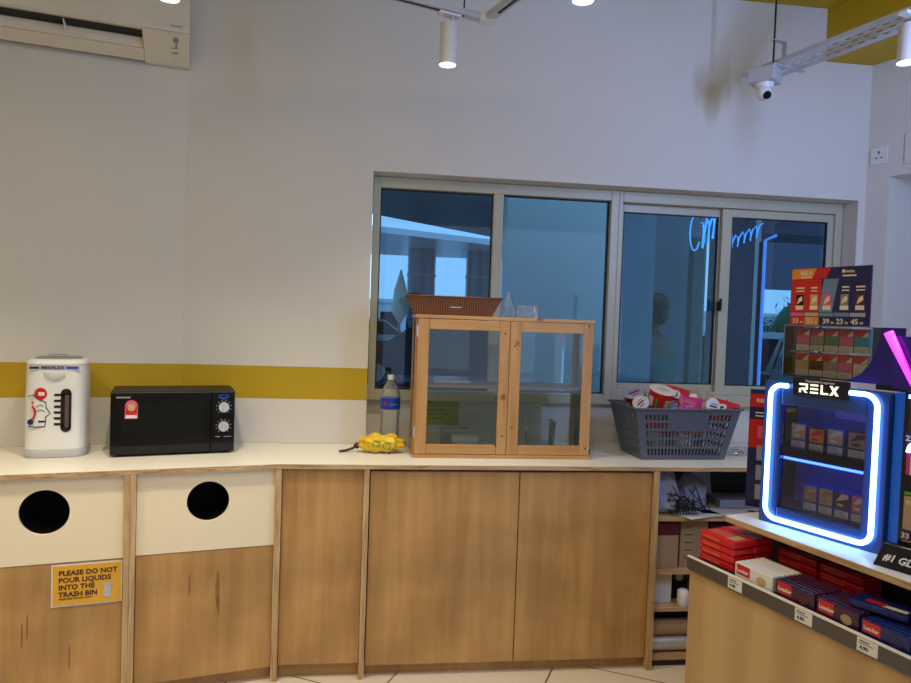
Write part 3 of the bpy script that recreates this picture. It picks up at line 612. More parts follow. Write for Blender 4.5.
# ------------------------------------------------------------------ water bottle, yellow bag
wb = empty('water_bottle', (0.109, 3.178, 0.9), 0, 'large clear water bottle with blue label left of the glass cabinet', 'bottle')
prof = [(0.040, 0.0), (0.045, 0.006), (0.046, 0.03), (0.043, 0.04), (0.046, 0.05), (0.043, 0.075), (0.046, 0.085), (0.043, 0.11), (0.046, 0.12), (0.043, 0.15), (0.046, 0.16), (0.046, 0.245), (0.040, 0.27), (0.028, 0.295), (0.015, 0.312), (0.014, 0.320)]
b = MB(); b.lathe(prof, n=40); b.build('bottle_body', 'petp', wb)
b = MB(); b.lathe([(0.0468, 0.185), (0.0468, 0.238)], n=40, cap0=False, cap1=False); lb = b.build('bottle_label', 'lblue', wb)
b = MB(); b.text('R', 0.024, -0.030, -0.0475, 0.203, 0, 0.02); lq = b.build('label_print_red', 'red', lb); b = MB(); b.text('water', 0.016, -0.008, -0.0475, 0.205, 0, 0.01); b.build('label_print', 'sky', lb)
b = MB(); b.cyl((0, 0, 0.3205), (0, 0, 0.342), 0.0155, 0, 24); b.build('cap', 'white', wb, bevel=0.001)
yb = empty('yellow_plastic_bag', (0.070, 3.07, 0.9), R(-3), 'knotted yellow bag with green print in front of the bottle', 'bag')
bm = bmesh.new(); bmesh.ops.create_icosphere(bm, subdivisions=4, radius=1); rnd = random.Random(2)
from mathutils import noise
for v in bm.verts:
    n = v.co.copy(); k = 1+0.25*noise.noise(n*2.3)+0.16*noise.noise(n*6)
    waist = 1-0.25*math.exp(-((n.x-0.05)/0.16)**2)
    v.co = Vector((n.x*0.098*k, n.y*0.050*k*waist, max(0.001, 0.043+n.z*0.044*k*waist)))
me = bpy.data.meshes.new('bag_body'); bm.to_mesh(me); bm.free(); me.materials.append(M['yellowbag'])
for p in me.polygons: p.use_smooth = True
o = bpy.data.objects.new('bag_body', me); C.objects.link(o); o.parent = yb
b = MB(); b.tube([(-0.085, 0, 0.03), (-0.105, 0, 0.034), (-0.125, -0.004, 0.018), (-0.155, -0.008, 0.008), (-0.185, -0.01, 0.004)], 0.006, 0, 8); b.ball((-0.108, 0, 0.030), 0.014); b.build('bag_tie', mat('dark_string', (0.05, 0.03, 0.02, 1), 0.7), yb)
b = MB()
for cx, cz, rr in ((-0.02, 0.048, 0.014), (0.028, 0.040, 0.016)):
    b.tube([(cx+rr*math.cos(a/3), -0.052+abs(math.sin(a/3))*0.004, cz+rr*math.sin(a/3)) for a in range(19)], 0.0022, 0, 6)
b.tube([(-0.04, -0.042, 0.055), (-0.02, -0.046, 0.048), (0.0, -0.036, 0.056)], 0.0022, 0, 6); b.tube([(0.04, -0.044, 0.05), (0.055, -0.042, 0.03), (0.05, -0.04, 0.02)], 0.0022, 0, 6)
b.build('green_print', 'green', yb)
crumple('clear_plastic_wrap', (1.80, 3.10, 0.901), (0.05, 0.04, 0.035), 'film', 'crumpled clear plastic wrap on the worktop right of the basket', 'plastic wrap', amt=0.6, seed=9)

# ------------------------------------------------------------------ grey basket with noodle cups
bk = empty('plastic_basket', (1.448, 3.085, 0.9005), R(2.5), 'grey slotted plastic basket full of noodle cups and snacks', 'basket')
def basket(w0, d0, w1, d1, h):
    # each wall is a grid of bars: solid edges plus slots
    parts = []
    def P(side, u, v):       # u in -1..1 along, v in 0..1 up
        w_ = w0+(w1-w0)*v; d_ = d0+(d1-d0)*v
        return {'f': Vector((u*w_, -d_, v*h)), 'b': Vector((-u*w_, d_, v*h)), 'l': Vector((-w_, -u*d_, v*h)), 'r': Vector((w_, u*d_, v*h))}[side]
    for side, ncol in (('f', 22), ('b', 22), ('l', 13), ('r', 13)):
        b = MB(); rows = [0.0, 0.09, 0.22, 0.27, 0.40, 0.45, 0.57, 0.62, 0.73, 0.78, 0.89, 1.0]
        us = [-1, -0.86]
        for i in range(ncol):
            a0 = -0.86+1.72*(i+0.22)/ncol; a1 = -0.86+1.72*(i+0.80)/ncol; us += [a0, a1]
        us += [0.86+1e-4, 1]
        for j in range(len(rows)-1):
            for i in range(len(us)-1):
                col_slot = (i >= 2) and (i % 2 == 0) and i < len(us)-2
                row_slot = (j % 2 == 1) and j < len(rows)-1
                um = (us[i]+us[i+1])/2
                if j >= 7 and -0.38 < um < 0.42: row_slot = False      # plain plate near the rim
                if col_slot and row_slot: continue
                q = [P(side, us[i], rows[j]), P(side, us[i+1], rows[j]), P(side, us[i+1], rows[j+1]), P(side, us[i], rows[j+1])]
                b.add(q, [(0, 1, 2, 3)], 0)
        me_o = b.build('basket_wall', 'basket', bk); s_ = me_o.modifiers.new('s', 'SOLIDIFY'); s_.thickness = 0.003; s_.offset = -1
        wd = me_o.modifiers
    b = MB(); b.box(-w0, w0, -d0, d0, 0.0, 0.004); b.build('basket_floor', 'basket', bk)
    b = MB(); e = 0.010
    frame = [(-w1-e, -d1-e), (w1+e, -d1-e), (w1+e, d1+e), (-w1-e, d1+e)]
    b.box(-w1-e, w1+e, -d1-e, -d1+0.003, h-0.004, h+0.004); b.box(-w1-e, w1+e, d1-0.003, d1+e, h-0.004, h+0.004)
    b.box(-w1-e, -w1+0.003, -d1+0.003, d1-0.003, h-0.004, h+0.004); b.box(w1-0.003, w1+e, -d1+0.003, d1-0.003, h-0.004, h+0.004); b.build('basket_rim', 'basket', bk, bevel=0.002)
basket(0.205, 0.115, 0.257, 0.152, 0.238)
def cup(loc, rot, label, body='red', lid='cream', r=0.050, h=0.085):
    c = empty('noodle_cup', loc, 0, label, 'noodle cup', 'noodle cups in the grey basket', rot=rot)
    b = MB(); b.lathe([(r*0.74, 0), (r*0.76, 0.003), (r*0.98, h-0.004), (r, h)], n=32); b.build('cup_body', body, c)
    b = MB(); b.lathe([(r*1.05, h), (r*1.06, h+0.002), (r*1.02, h+0.004)], n=32); ld = b.build('cup_lid', lid, c)
    b = MB(); z_ = h+0.0046
    if lid == 'cream': b.cyl((0, 0, z_-0.0004), (0, 0, z_), r*0.55, 0, 24); b.box(-r*0.3, r*0.3, -0.002, 0.002, z_, z_+0.0003, 1)
    else:
        b.box(-r*0.6, r*0.5, -r*0.10, r*0.08, z_, z_+0.0004, 1); b.box(-r*0.4, r*0.6, r*0.25, r*0.36, z_, z_+0.0004, 2); b.box(-r*0.5, r*0.2, -r*0.5, -r*0.3, z_, z_+0.0004, 2)
    b.build('lid_print', ['pinkish', 'blackm', 'red'], ld)
    b = MB(); b.lathe([(r*0.83, h*0.18), (r*0.97, h*0.70)], n=32, cap0=False, cap1=False); 
    q = b; q2 = MB()
    for i in range(0, 32):
        if i % 8 in (0, 1, 2, 4): q2.add([q.v[i], q.v[(i+1) % 32], q.v[32+(i+1) % 32], q.v[32+i]], [(0, 1, 2, 3)], (i//4) % 3)
    q2.M = Matrix.Scale(1.02, 4); q2.v = [(x*1.015, y*1.015, z) for x, y, z in q2.v]; q2.build('cup_print', ['tan', 'paper', 'green'], c)
    return c
BZ = 0.9
cup((1.338, 3.015, BZ+0.232), (R(18), R(6), 0), 'red noodle cup with cream lid tilted forward at the heap centre', 'red', 'cream', 0.059, 0.090)
cup((1.275, 3.10, BZ+0.215), (R(20), R(-20), 0), 'noodle cup with pale lid leaning left, behind the cream-lidded cup', 'red', 'bluegrey', 0.052, 0.09)
cup((1.262, 3.015, BZ+0.225), (R(38), R(-40), R(10)), 'noodle cup with silvery lid lying at the far left of the basket', 'red', 'lgrey', 0.036, 0.055)
cup((1.565, 3.02, BZ+0.235), (R(76), R(12), R(15)), 'white noodle cup with black writing lying on its side in the basket', 'paper', 'paper', 0.040, 0.06)
def packet(name, loc, rot, sx, sz, t, m, label, extra=None, cat='snack packet'):
    bm = bmesh.new(); bmesh.ops.create_grid(bm, x_segments=12, y_segments=12, size=1)
    top = [v for v in bm.verts]
    r_ = bmesh.ops.duplicate(bm, geom=bm.verts[:]+bm.edges[:]+bm.faces[:])
    sec = set(v for v in r_['geom'] if isinstance(v, bmesh.types.BMVert))
    for v in bm.verts:
        k = max(0, (1-abs(v.co.x)**3)*(1-abs(v.co.y)**3)); wv = 0.0015*math.sin(v.co.x*17)*math.cos(v.co.y*13)
        s_ = 1 if v in sec else -1
        v.co = Vector((v.co.x*sx/2, s_*(t/2*k+0.0004)+wv, v.co.y*sz/2))
    me = bpy.data.meshes.new('packet_film'); 
    for f in bm.faces: f.smooth = True
    bm.to_mesh(me); bm.free(); me.materials.append(M[m])
    e = empty(name, loc, 0, label, cat, 'snack packets in the grey basket', rot=rot)
    o = bpy.data.objects.new('packet_film', me); C.objects.link(o); o.parent = e
    if extra:
        b = MB()
        for (cx, cz, rx, rz_, mi) in extra: b.lathe([(rx, 0)], (0, 0, 0), mi, 20) if False else b.add([(cx+rx*math.cos(2*PI*i/20), -t/2-0.002-0.0004*mi, cz+rz_*math.sin(2*PI*i/20)) for i in range(20)], [tuple(range(20))], mi)
        b.build('packet_print', ['cream', 'red', 'blackm', 'orange'], e)
    return e
packet('snack_packet', (1.455, 3.06, BZ+0.285), (R(-18), R(14), R(6)), 0.125, 0.085, 0.03, 'red', 'red packet with cream oval badge standing on the heap', [(-0.02, 0.0, 0.026, 0.020, 0), (-0.02, 0.0, 0.008, 0.012, 2)])
packet('snack_packet', (1.485, 2.99, BZ+0.24), (R(-14), R(8), R(-4)), 0.11, 0.10, 0.03, 'magenta', 'magenta packet near the middle of the basket front', [(-0.01, 0.02, 0.03, 0.01, 1)])
packet('snack_packet', (1.425, 3.00, BZ+0.225), (R(-24), R(-20), R(6)), 0.085, 0.09, 0.02, 'film', 'clear packet between the cream-lidded cup and the magenta packet', None)
packet('snack_packet', (1.685, 3.02, BZ+0.242), (R(-30), R(14), R(-8)), 0.12, 0.06, 0.02, 'redwrap', 'plain red packet at the right end of the basket', None)
packet('snack_packet', (1.625, 3.06, BZ+0.262), (R(-24), R(38), R(10)), 0.08, 0.07, 0.03, 'carton', 'brown and orange packet beside the red one at right', [(0.0, 0.0, 0.025, 0.012, 3)])
packet('snack_packet', (1.625, 2.995, BZ+0.225), (R(-20), R(-12), R(4)), 0.13, 0.085, 0.03, 'red', 'red packet with pale oval print beside the magenta packet', [(0.01, 0.012, 0.030, 0.016, 0), (0.01, 0.012, 0.016, 0.006, 2)])
packet('snack_packet', (1.535, 3.08, BZ+0.275), (R(-30), R(-18), R(6)), 0.10, 0.07, 0.03, 'carton', 'brown packet behind the magenta packet near the heap top', [(0.0, 0.0, 0.022, 0.014, 0)])
packet('snack_packet', (1.70, 3.06, BZ+0.205), (R(-24), R(6), R(10)), 0.08, 0.08, 0.03, 'pink', 'pink packet at the far right corner of the basket', [(0.0, 0.0, 0.022, 0.014, 0)])
packet('snack_packet', (1.40, 3.13, BZ+0.13), (R(-70), R(5), R(0)), 0.16, 0.13, 0.04, 'red', 'red packet deep in the basket under the cups', None)
packet('snack_packet', (1.56, 3.12, BZ+0.13), (R(-70), R(-5), R(10)), 0.16, 0.13, 0.04, 'orange', 'orange packet deep in the basket seen through the slots', None)

# ------------------------------------------------------------------ air conditioner on the left wall
ac = empty('air_conditioner', LW(0.02, 0.0)+(2.53,), AL, 'cream split air conditioner high on the left wall', 'air conditioner')
ac.location = (LW(-0.008, 0.0)[0], LW(-0.008, 0.0)[1], 2.53)
b = MB(); b.box(-0.86, 0, -0.215, -0.004, 0.146, 0.33); b.build('upper_body', 'acw', ac, bevel=0.006, seg=3)
A_ = (-0.215, 0.1445); sl = math.atan2(0.080, 0.175); Ls = math.hypot(0.175, 0.080)
SM = Matrix.Translation((0, A_[0], A_[1])) @ Matrix.Rotation(-sl, 4, 'X')     # local y runs down the slope, z points up into the body
wedge = [(-0.215, 0.1445), (-0.04, 0.0645), (-0.004, 0.0645), (-0.004, 0.1445)]
def wedge_piece(b, x0, x1): b.add([(x, y, z) for x in (x0, x1) for y, z in wedge], [(0, 1, 2, 3), (7, 6, 5, 4), (0, 4, 5, 1), (1, 5, 6, 2), (2, 6, 7, 3), (3, 7, 4, 0)]); return b
ep = wedge_piece(MB(), -0.185, 0).build('end_panel', 'acw', ac, bevel=0.004)
wedge_piece(MB(), -0.86, -0.84).build('end_panel', 'acw', ac)
b = MB(); b.M = SM; b.box(-0.8395, -0.1855, 0.0, 0.016, 0, 0.012); b.build('upper_lip', 'acw', ac)
b = MB(); b.M = SM; b.box(-0.8395, -0.1855, 0.122, Ls, 0, 0.012); b.build('lower_lip', 'acw', ac)
b = MB(); b.M = SM; b.add([(-0.839, 0.092, 0.030), (-0.186, 0.092, 0.030), (-0.186, 0.121, 0.004), (-0.839, 0.121, 0.004), (-0.839, 0.092, 0.034), (-0.186, 0.092, 0.034), (-0.186, 0.121, 0.008), (-0.839, 0.121, 0.008)], [(3, 2, 1, 0), (4, 5, 6, 7), (0, 1, 5, 4), (2, 3, 7, 6)]); b.build('outlet_flap', 'acw', ac)
b = MB(); b.box(-0.839, -0.186, -0.06, -0.0045, 0.075, 0.144); b.box(-0.839, -0.186, -0.205, -0.061, 0.139, 0.144); b.build('outlet_interior', 'dark', ac)
b = MB(); b.M = SM
for i in range(13):
    x = -0.80+i*0.048; b.add([(x, 0.03, 0.022), (x+0.03, 0.060, 0.040), (x+0.03, 0.060, 0.050), (x, 0.03, 0.045), (x+0.002, 0.03, 0.022), (x+0.032, 0.06, 0.040), (x+0.032, 0.06, 0.050), (x+0.002, 0.03, 0.045)], [(0, 1, 2, 3), (7, 6, 5, 4)])
b.build('louvre_vanes', 'grey', ac)
b = MB(); b.M = SM; b.box(-0.478, -0.474, 0.03, 0.10, 0.002, 0.04); b.build('divider_pin', 'white', ac)
b = MB(); b.M = SM
def smark(x0, x1, u0, u1): b.box(x0, x1, u0, u1, -0.0010, -0.0002, 0)
smark(-0.065, -0.045, 0.030, 0.058); smark(-0.058, -0.050, 0.062, 0.095); smark(-0.075, -0.050, 0.090, 0.094); smark(-0.072, -0.046, 0.115, 0.124); smark(-0.068, -0.062, 0.175, 0.180)
b.build('front_marks', 'grey', ep)
b = MB(); b.text('DAIKIN', 0.014, -0.075, -0.2156, 0.165, 0, 0.01); b.build('maker_mark', 'grey', ac)

# ------------------------------------------------------------------ lighting track and lamps
tk = empty('lighting_track', (0.416, 2.647, 2.66), 0, 'white L-shaped lighting track hung on thin rods', 'lighting track')
def bar(b, p, q, w_, h_, mi=0):
    p = Vector(p); q = Vector(q); d = (q-p); L_ = d.length; a = math.atan2(d.y, d.x); k = b.M
    b.M = k @ Matrix.Translation(p) @ Matrix.Rotation(a, 4, 'Z'); b.box(0, L_, -w_/2, w_/2, 0, h_, mi); b.M = k
dA = Vector((-0.946, -0.323, 0)); dB = Vector((0.33, -0.944, 0))
b = MB(); bar(b, (0, 0, 0), dA*1.9, 0.036, 0.022); b.build('track_bar', 'steel', tk)
b = MB(); bar(b, dB*0.02, dB*2.4, 0.036, 0.022); b.build('track_bar', 'steel', tk)
b = MB(); b.box(-0.03, 0.03, -0.03, 0.03, -0.002, 0.024); b.build('corner_joint', 'white', tk)
b = MB(); bar(b, dA*0.10-Vector((0, 0, 0.001)), dA*1.8-Vector((0, 0, 0.001)), 0.012, 0.001); bar(b, dB*0.09-Vector((0, 0, 0.001)), dB*2.3-Vector((0, 0, 0.001)), 0.012, 0.001); b.build('track_slot', 'blackm', tk)
for p in (dA*0.10+Vector((0, 0, 0)), dA*1.3, dB*0.22, dB*1.5): b = MB(); b.cyl(p+Vector((0, 0, 0.022)), p+Vector((0, 0, ZC-2.66-0.001)), 0.003, 0, 8); b.build('hanger_rod', 'blackm', tk)
def spot_lamp(x, y, zb, label, on=60, ztrack=2.66, r=0.032, L_=0.152):
    c = empty('track_spot_lamp', (x, y, zb), 0, label, 'spot lamp', 'white cylinder spot lamps')
    b = MB(); b.lathe([(r, 0.0), (r, L_), (r-0.004, L_+0.003)], n=32, cap0=False); b.build('lamp_housing', 'white', c)
    b = MB(); b.cyl((0, 0, 0.004), (0, 0, 0.006), r-0.002, 0, 32); b.build('lens', 'lamp', c)
    b = MB(); b.cyl((0.012, 0, L_), (0.012, 0, L_+0.03), 0.007, 0, 12); b.build('neck', 'steel', c)
    b = MB(); b.box(-0.045, 0.045, -0.018, 0.018, L_+0.0305, ztrack-zb-0.0015); b.build('track_adapter', 'white', c, rz=math.atan2(dA.y, dA.x), bevel=0.003)
    d = bpy.data.lights.new('lamp_beam', 'SPOT'); d.energy = on; d.spot_size = R(110); d.spot_blend = 1.0; d.shadow_soft_size = 0.03; d.color = (1.0, 0.88, 0.68)
    o = bpy.data.objects.new('lamp_beam', d); C.objects.link(o); o.parent = c; o.location = (0, 0, -0.004)
    return c
spot_lamp(0.264, 2.600, 2.466, 'cylinder spot lamp hanging from the L-shaped track near the corner', 40)
spot_lamp(0.603, 2.009, 2.47, 'cylinder spot lamp at the top edge, right of the track corner', 30)
spot_lamp(-0.646, 2.25, 2.47, 'cylinder spot lamp in front of the air conditioner', 80)
spot_lamp(1.915, 2.30, 2.500, 'cylinder spot lamp under the perforated tray at the right edge', 16, 2.68, 0.035, 0.135)
spot_lamp(-1.5, 1.96, 2.47, 'cylinder spot lamp farthest left on the L-shaped track, left of the air conditioner lamp', 75)

# ------------------------------------------------------------------ perforated cable tray with camera
ct = empty('cable_tray', (1.683, 3.028, 2.68), R(-73.2), 'white perforated cable tray crossing the upper right corner', 'cable tray')
b = MB(); Wt = 0.15
L_ = 2.6; step = 0.052; x = 0.0
# floor with slots: rows of bars
cols_ = []
b.box(0, L_, 0.0, 0.022, 0.0, 0.0015)
for row, (ya, yb_) in enumerate(((0.022, 0.036), (0.062, 0.076), (0.102, 0.116))):
    x = 0.0
    while x < L_:
        b.box(x, min(L_, x+0.026), ya, yb_, 0, 0.0015); x += step
    b.box(0, L_, yb_, yb_+0.020 if row < 2 else Wt, 0, 0.0015)
b.build('tray_floor', 'steel', ct)
b = MB(); b.box(0, L_, -0.0015, 0.0, 0.0, 0.018); b.build('tray_side', 'steel', ct); b = MB(); b.box(0, L_, Wt, Wt+0.0015, 0.0, 0.018); b.build('tray_side', 'steel', ct)
ct.children[0]['label'] = 'slotted tray floor'
for xx in (0.185, 1.5):
    b = MB(); b.box(xx-0.012, xx+0.012, -0.02, Wt+0.03, -0.006, -0.0005); b.build('support_bar', 'steel', ct)
    b = MB(); b.cyl((xx, -0.012, -0.01), (xx, -0.012, ZC-2.68-0.013), 0.004, 0, 8); b.build('hanger_rod', 'blackm', ct)
    b = MB(); b.box(xx-0.012, xx+0.012, 0.05, 0.053, 0.002, 0.10); b.box(xx-0.012, xx+0.012, -0.02, 0.053, 0.10, 0.104); b.build('hanger_bracket', 'steel', ct)
cc = empty('security_camera', (1.722, 2.905, 2.60), R(-48), 'white eyeball security camera on a grey box under the tray', 'security camera')
b = MB(); b.box(-0.058, 0.058, -0.058, 0.058, 0.010, 0.074); b.build('junction_box', 'lgrey', cc, bevel=0.006, seg=3)
b = MB(); b.cyl((0, 0, 0.011), (0, 0, -0.012), 0.042, 0, 32, 0.036); b.build('camera_base', 'white', cc)
b = MB(); b.ball((0, 0, -0.028), 0.034, 0, 24); eb = b.build('eyeball', 'white', cc)
dv = (Vector((0.15, -0.75, -0.65))).normalized(); dv = Matrix.Rotation(R(48), 3, 'Z') @ Vector((0.05, -0.80, -0.60)).normalized()
c0 = Vector((0, 0, -0.028)); b = MB(); b.cyl(c0+dv*0.022, c0+dv*0.037, 0.020, 0, 28, 0.0165); b.build('lens', 'black', eb)

# outlet on the right wall
ow = empty('wall_socket', RW(0.062, 0.0)+(2.37,), AR, 'white wall socket high on the right wall', 'socket')
b = MB(); b.box(-0.043, 0.043, -0.009, -0.0005, 0, 0.088); b.build('socket_plate', 'white', ow, bevel=0.003)
b = MB(); b.box(-0.004, 0.004, -0.0098, -0.009, 0.052, 0.066); b.box(-0.018, -0.006, -0.0098, -0.009, 0.030, 0.035); b.box(0.008, 0.020, -0.0098, -0.009, 0.030, 0.035); b.build('socket_holes', 'blackm', ow)
b = MB(); b.box(-0.0, 0.2, -0.010, -0.0005, 0, 0.155); 
ow2 = empty('junction_cover', RW(0.188, 0.0)+(2.348,), AR, 'blank white cover plate at the right edge of the right wall', 'cover plate')
b.build('cover', 'wall', ow2, bevel=0.003)

# ------------------------------------------------------------------ shop shelf at the right (gondola)
GX, GY, GA = 1.147, 2.274, R(-73.4)
gd = empty('shop_shelf', (GX, GY, 0), GA, 'wood veneered shop shelf with price rail and white upper board', 'shelf unit')
LG = 1.75
b = MB(); b.box(0.0, LG, 0.012, 0.030, 0.0, 0.654); b.build('front_panel', 'gond', gd)
b = MB(); b.box(0.0, 0.018, 0.031, 0.60, 0, 0.672); b.build('end_panel', 'gond', gd)
b = MB(); b.box(0.0, LG, 0.031, 0.34, 0.675, 0.692); b.build('lower_deck', 'riser', gd)
b = MB(); b.box(0.0, LG, 0.322, 0.34, 0.6925, 0.834); b.build('riser', 'riser', gd)
b = MB(); b.box(0.066, LG, 0.098, 0.80, 0.835, 0.8535, 1); b.box(0.066, LG, 0.098, 0.80, 0.8536, 0.855, 0); b.build('upper_board', ['lam', 'plyedge'], gd)
b = MB(); b.box(0.0, LG, 0.60, 0.80, 0.0, 0.834); b.build('back_body', 'riser', gd)
pr = MB().box(-0.003, LG, 0.0, 0.0115, 0.655, 0.698, 0).build('price_rail', 'rail', gd)
MB().box(-0.003, LG, -0.001, 0.0115, 0.6982, 0.702).build('rail_edge', 'lam', pr)
for i, gxx in enumerate((0.188, 0.445, 0.640, 0.80)):
    t_ = MB().box(gxx, gxx+0.058, -0.0022, -0.0008, 0.660, 0.697).build('price_tag', 'paper', pr)
    b = MB(); b.rect(gxx+0.006, gxx+0.035, 0.688, 0.691, -0.0026); b.rect(gxx+0.006, gxx+0.045, 0.682, 0.684, -0.0026); b.text('4.90', 0.014, gxx+0.008, -0.0026, 0.667, 0, 0.02); b.build('tag_print', 'blackm', t_)
def gpt(x, y, z): c, s_ = math.cos(GA), math.sin(GA); return (GX+c*x-s_*y, GY+s_*x+c*y, z)

# wafer packs: lying pack prototype and standing pack prototype
def wafer(wd, dp, ht, m, label, group, loc, rz, name='wafer_pack', text=None, pic=None, rot=None):
    e = empty(name, loc, rz, label, 'wafer pack', group, rot=rot)
    MB().box(0, wd, 0, dp, 0.0, ht).build('wrapper', m, e, bevel=min(wd, dp, ht)*0.22, seg=2)
    if m == 'redwrap':
        b = MB(); b.box(wd*0.10, wd*0.62, dp*0.25, dp*0.72, ht+0.0001, ht+0.0004, 0); b.box(wd*0.66, wd*0.90, dp*0.2, dp*0.8, ht+0.0001, ht+0.0004, 1); b.rect(wd*0.1, wd*0.6, ht*0.3, ht*0.65, -0.0005, 2); b.build('wrapper_print', ['redp', 'tan', 'redp'], e)
    if text:
        b = MB(); b.rect(wd*0.06, wd*0.42, ht*0.28, ht*0.92, -0.0006); p_ = b.build('brand_patch', 'red', e)
        b = MB(); b.text('Loacker', ht*0.30, wd*0.075, -0.0012, ht*0.45, 0, 0.03, ext=0.0003, squash=0.9); b.build('lettering', 'paper', p_)
    if pic:
        b = MB(); b.add([(wd*0.72+wd*0.13*math.cos(2*PI*i/16), -0.0007, ht*0.42+ht*0.26*math.sin(2*PI*i/16)) for i in range(16)], [tuple(range(16))], 0); b.build('picture_print', pic, e)
    return e
first = None
rnd = random.Random(11)
for col in range(2):
    for lay in range(4):
        p = gpt(0.012+0.004*rnd.random(), 0.035+0.095*col+0.005*rnd.random(), 0.693+0.0265*lay)
        rz = GA+R(rnd.uniform(-2, 2)); lab = 'red wafer pack, %s from the bottom of the %s stack at the shelf end' % (ORD[lay], 'front' if col == 0 else 'rear')
        if not first: first = wafer(0.155, 0.090, 0.025, 'redwrap', lab, 'stacked red wafer packs', p, rz)
        else: dup(first, p, rz, lab)
b = MB(); b.rect(0.03, 0.12, 0.006, 0.019, -0.0006); 
def row(n, x0, wd, ht, th, m, pic, lab, group, rzj=0, y0=0.022, z=0.693, lean=0):
    f = None
    for i in range(n):
        p = gpt(x0+0.003*rnd.random(), y0+i*(th+0.0015), z); rz = GA+R(rnd.uniform(-1.5, 1.5)*rzj)
        L = lab % (ORD[i]+' from the front')
        if i == 0: f = wafer(wd, th, ht, m, lab % 'at the front', group, p, rz, text=True, pic=pic)
        else: dup(f, p, rz, L)
row(6, 0.190, 0.150, 0.052, 0.020, 'whitewrap', 'tan', 'white wafer pack, %s of the white row', 'white wafer packs on edge')
row(6, 0.350, 0.135, 0.054, 0.019, 'purple', 'maroon', 'dark violet wafer pack, %s of the row beside the white packs', 'dark wafer packs beside the white ones', 0.5)
row(6, 0.492, 0.130, 0.054, 0.019, 'purple', 'carton', 'dark violet wafer pack, %s of the row nearer the blue packs', 'dark wafer packs beside the blue ones', 0.5)
row(5, 0.630, 0.135, 0.048, 0.020, 'bluewrap', 'navy', 'dark blue wafer pack, %s of the blue row', 'dark blue wafer packs')
row(4, 0.772, 0.120, 0.046, 0.020, 'teal', 'pink', 'teal wafer pack, %s of the row at the right edge', 'teal wafer packs')
e = wafer(0.15, 0.085, 0.020, 'bluewrap', 'blue pack with red and cream print lying on the standing blue packs', None, gpt(0.575, 0.045, 0.749), GA+R(14))
b = MB(); b.box(0.035, 0.085, 0.02, 0.045, 0.0202, 0.0206, 0); b.box(0.08, 0.14, 0.015, 0.035, 0.0202, 0.0206, 1); b.build('top_print', ['red', 'cream'], e)
e = wafer(0.15, 0.085, 0.020, 'bluewrap', 'blue pack lying on the standing packs nearest the right edge', None, gpt(0.74, 0.055, 0.745), GA+R(-8))
first = None
for i in range(3):
    for k in range(2):
        lab = 'red wafer pack, %s layer of the shaded %s stack under the upper board' % (ORD[i], 'left' if k == 0 else 'right'); p = gpt(0.19+0.16*k, 0.215, 0.693+0.027*i)
        if not first: first = wafer(0.15, 0.09, 0.025, 'redwrap', lab, 'red wafer packs under the upper board', p, GA)
        else: dup(first, p, GA, lab)

# ------------------------------------------------------------------ neon display case on the upper board
RX, RY, RA = 1.366, 2.162, R(-65.1); Z0 = 0.8555
rx = empty('vape_display_case', (RX, RY, Z0), RA, 'black display case with blue neon outline on the upper board', 'display case')
b = MB(); b.box(-0.035, 0.375, 0.030, 0.20, 0.0, 0.018); b.box(-0.035, 0.375, 0.03, 0.20, 0.452, 0.470); b.box(-0.035, -0.020, 0.030, 0.20, 0.018, 0.452); b.box(0.360, 0.375, 0.03, 0.20, 0.018, 0.452); b.build('case_body', 'cab', rx)
b = MB(); b.box(-0.020, 0.36, 0.19, 0.20, 0.018, 0.452); b.build('case_back', mat('case_back_lilac', (0.22, 0.22, 0.34, 1), 0.4), rx)
b = MB(); frame_bars(b, -0.030, 0.375, 0.0, 0.482, (0.063, 0.068, 0.060, 0.075), 0.0, 0.028); b.build('front_frame', 'cabf', rx, bevel=0.004)
b = MB(); b.box(0.034, 0.306, 0.010, 0.028, 0.235, 0.268); b.build('middle_bar', 'cab', rx)
b = MB(); b.box(-0.019, 0.359, 0.029, 0.189, 0.255, 0.262); b.build('inner_shelf', 'cab', rx)
b = MB(); b.box(0.034, 0.306, 0.014, 0.017, 0.061, 0.234); b.build('front_pane', 'acryl', rx); b = MB(); b.box(0.034, 0.306, 0.014, 0.017, 0.269, 0.406); b.build('front_pane', 'acryl', rx)
b = MB(); b.box(0.376, 0.425, 0.02, 0.19, 0.0, 0.485); b.build('side_glow_panel', 'cabblue', rx, bevel=0.003)
def arc(cx, cz, r, a0, a1, n=8): return [(cx+r*math.cos(R(a0+(a1-a0)*i/n)), cz+r*math.sin(R(a0+(a1-a0)*i/n))) for i in range(n+1)]
xl, xr, zb_, zt_, rr = 0.000, 0.344, 0.022, 0.472, 0.038
path = [(0.060, zt_)]+arc(xl+rr, zt_-rr, rr, 90, 180)+arc(xl+rr, zb_+rr, rr, 180, 270)+arc(xr-rr, zb_+rr, rr, 270, 360)+arc(xr-rr, zt_-rr, rr, 0, 90)+[(0.262, zt_)]
b = MB(); b.tube([(x, -0.010, z) for x, z in path], 0.0078, 0, 10); b.build('neon_tube', 'neon', rx)
b = MB(); b.box(0.072, 0.258, -0.006, 0.002, 0.446, 0.503); hp = b.build('logo_plate', 'cab', rx, bevel=0.003)
b = MB()
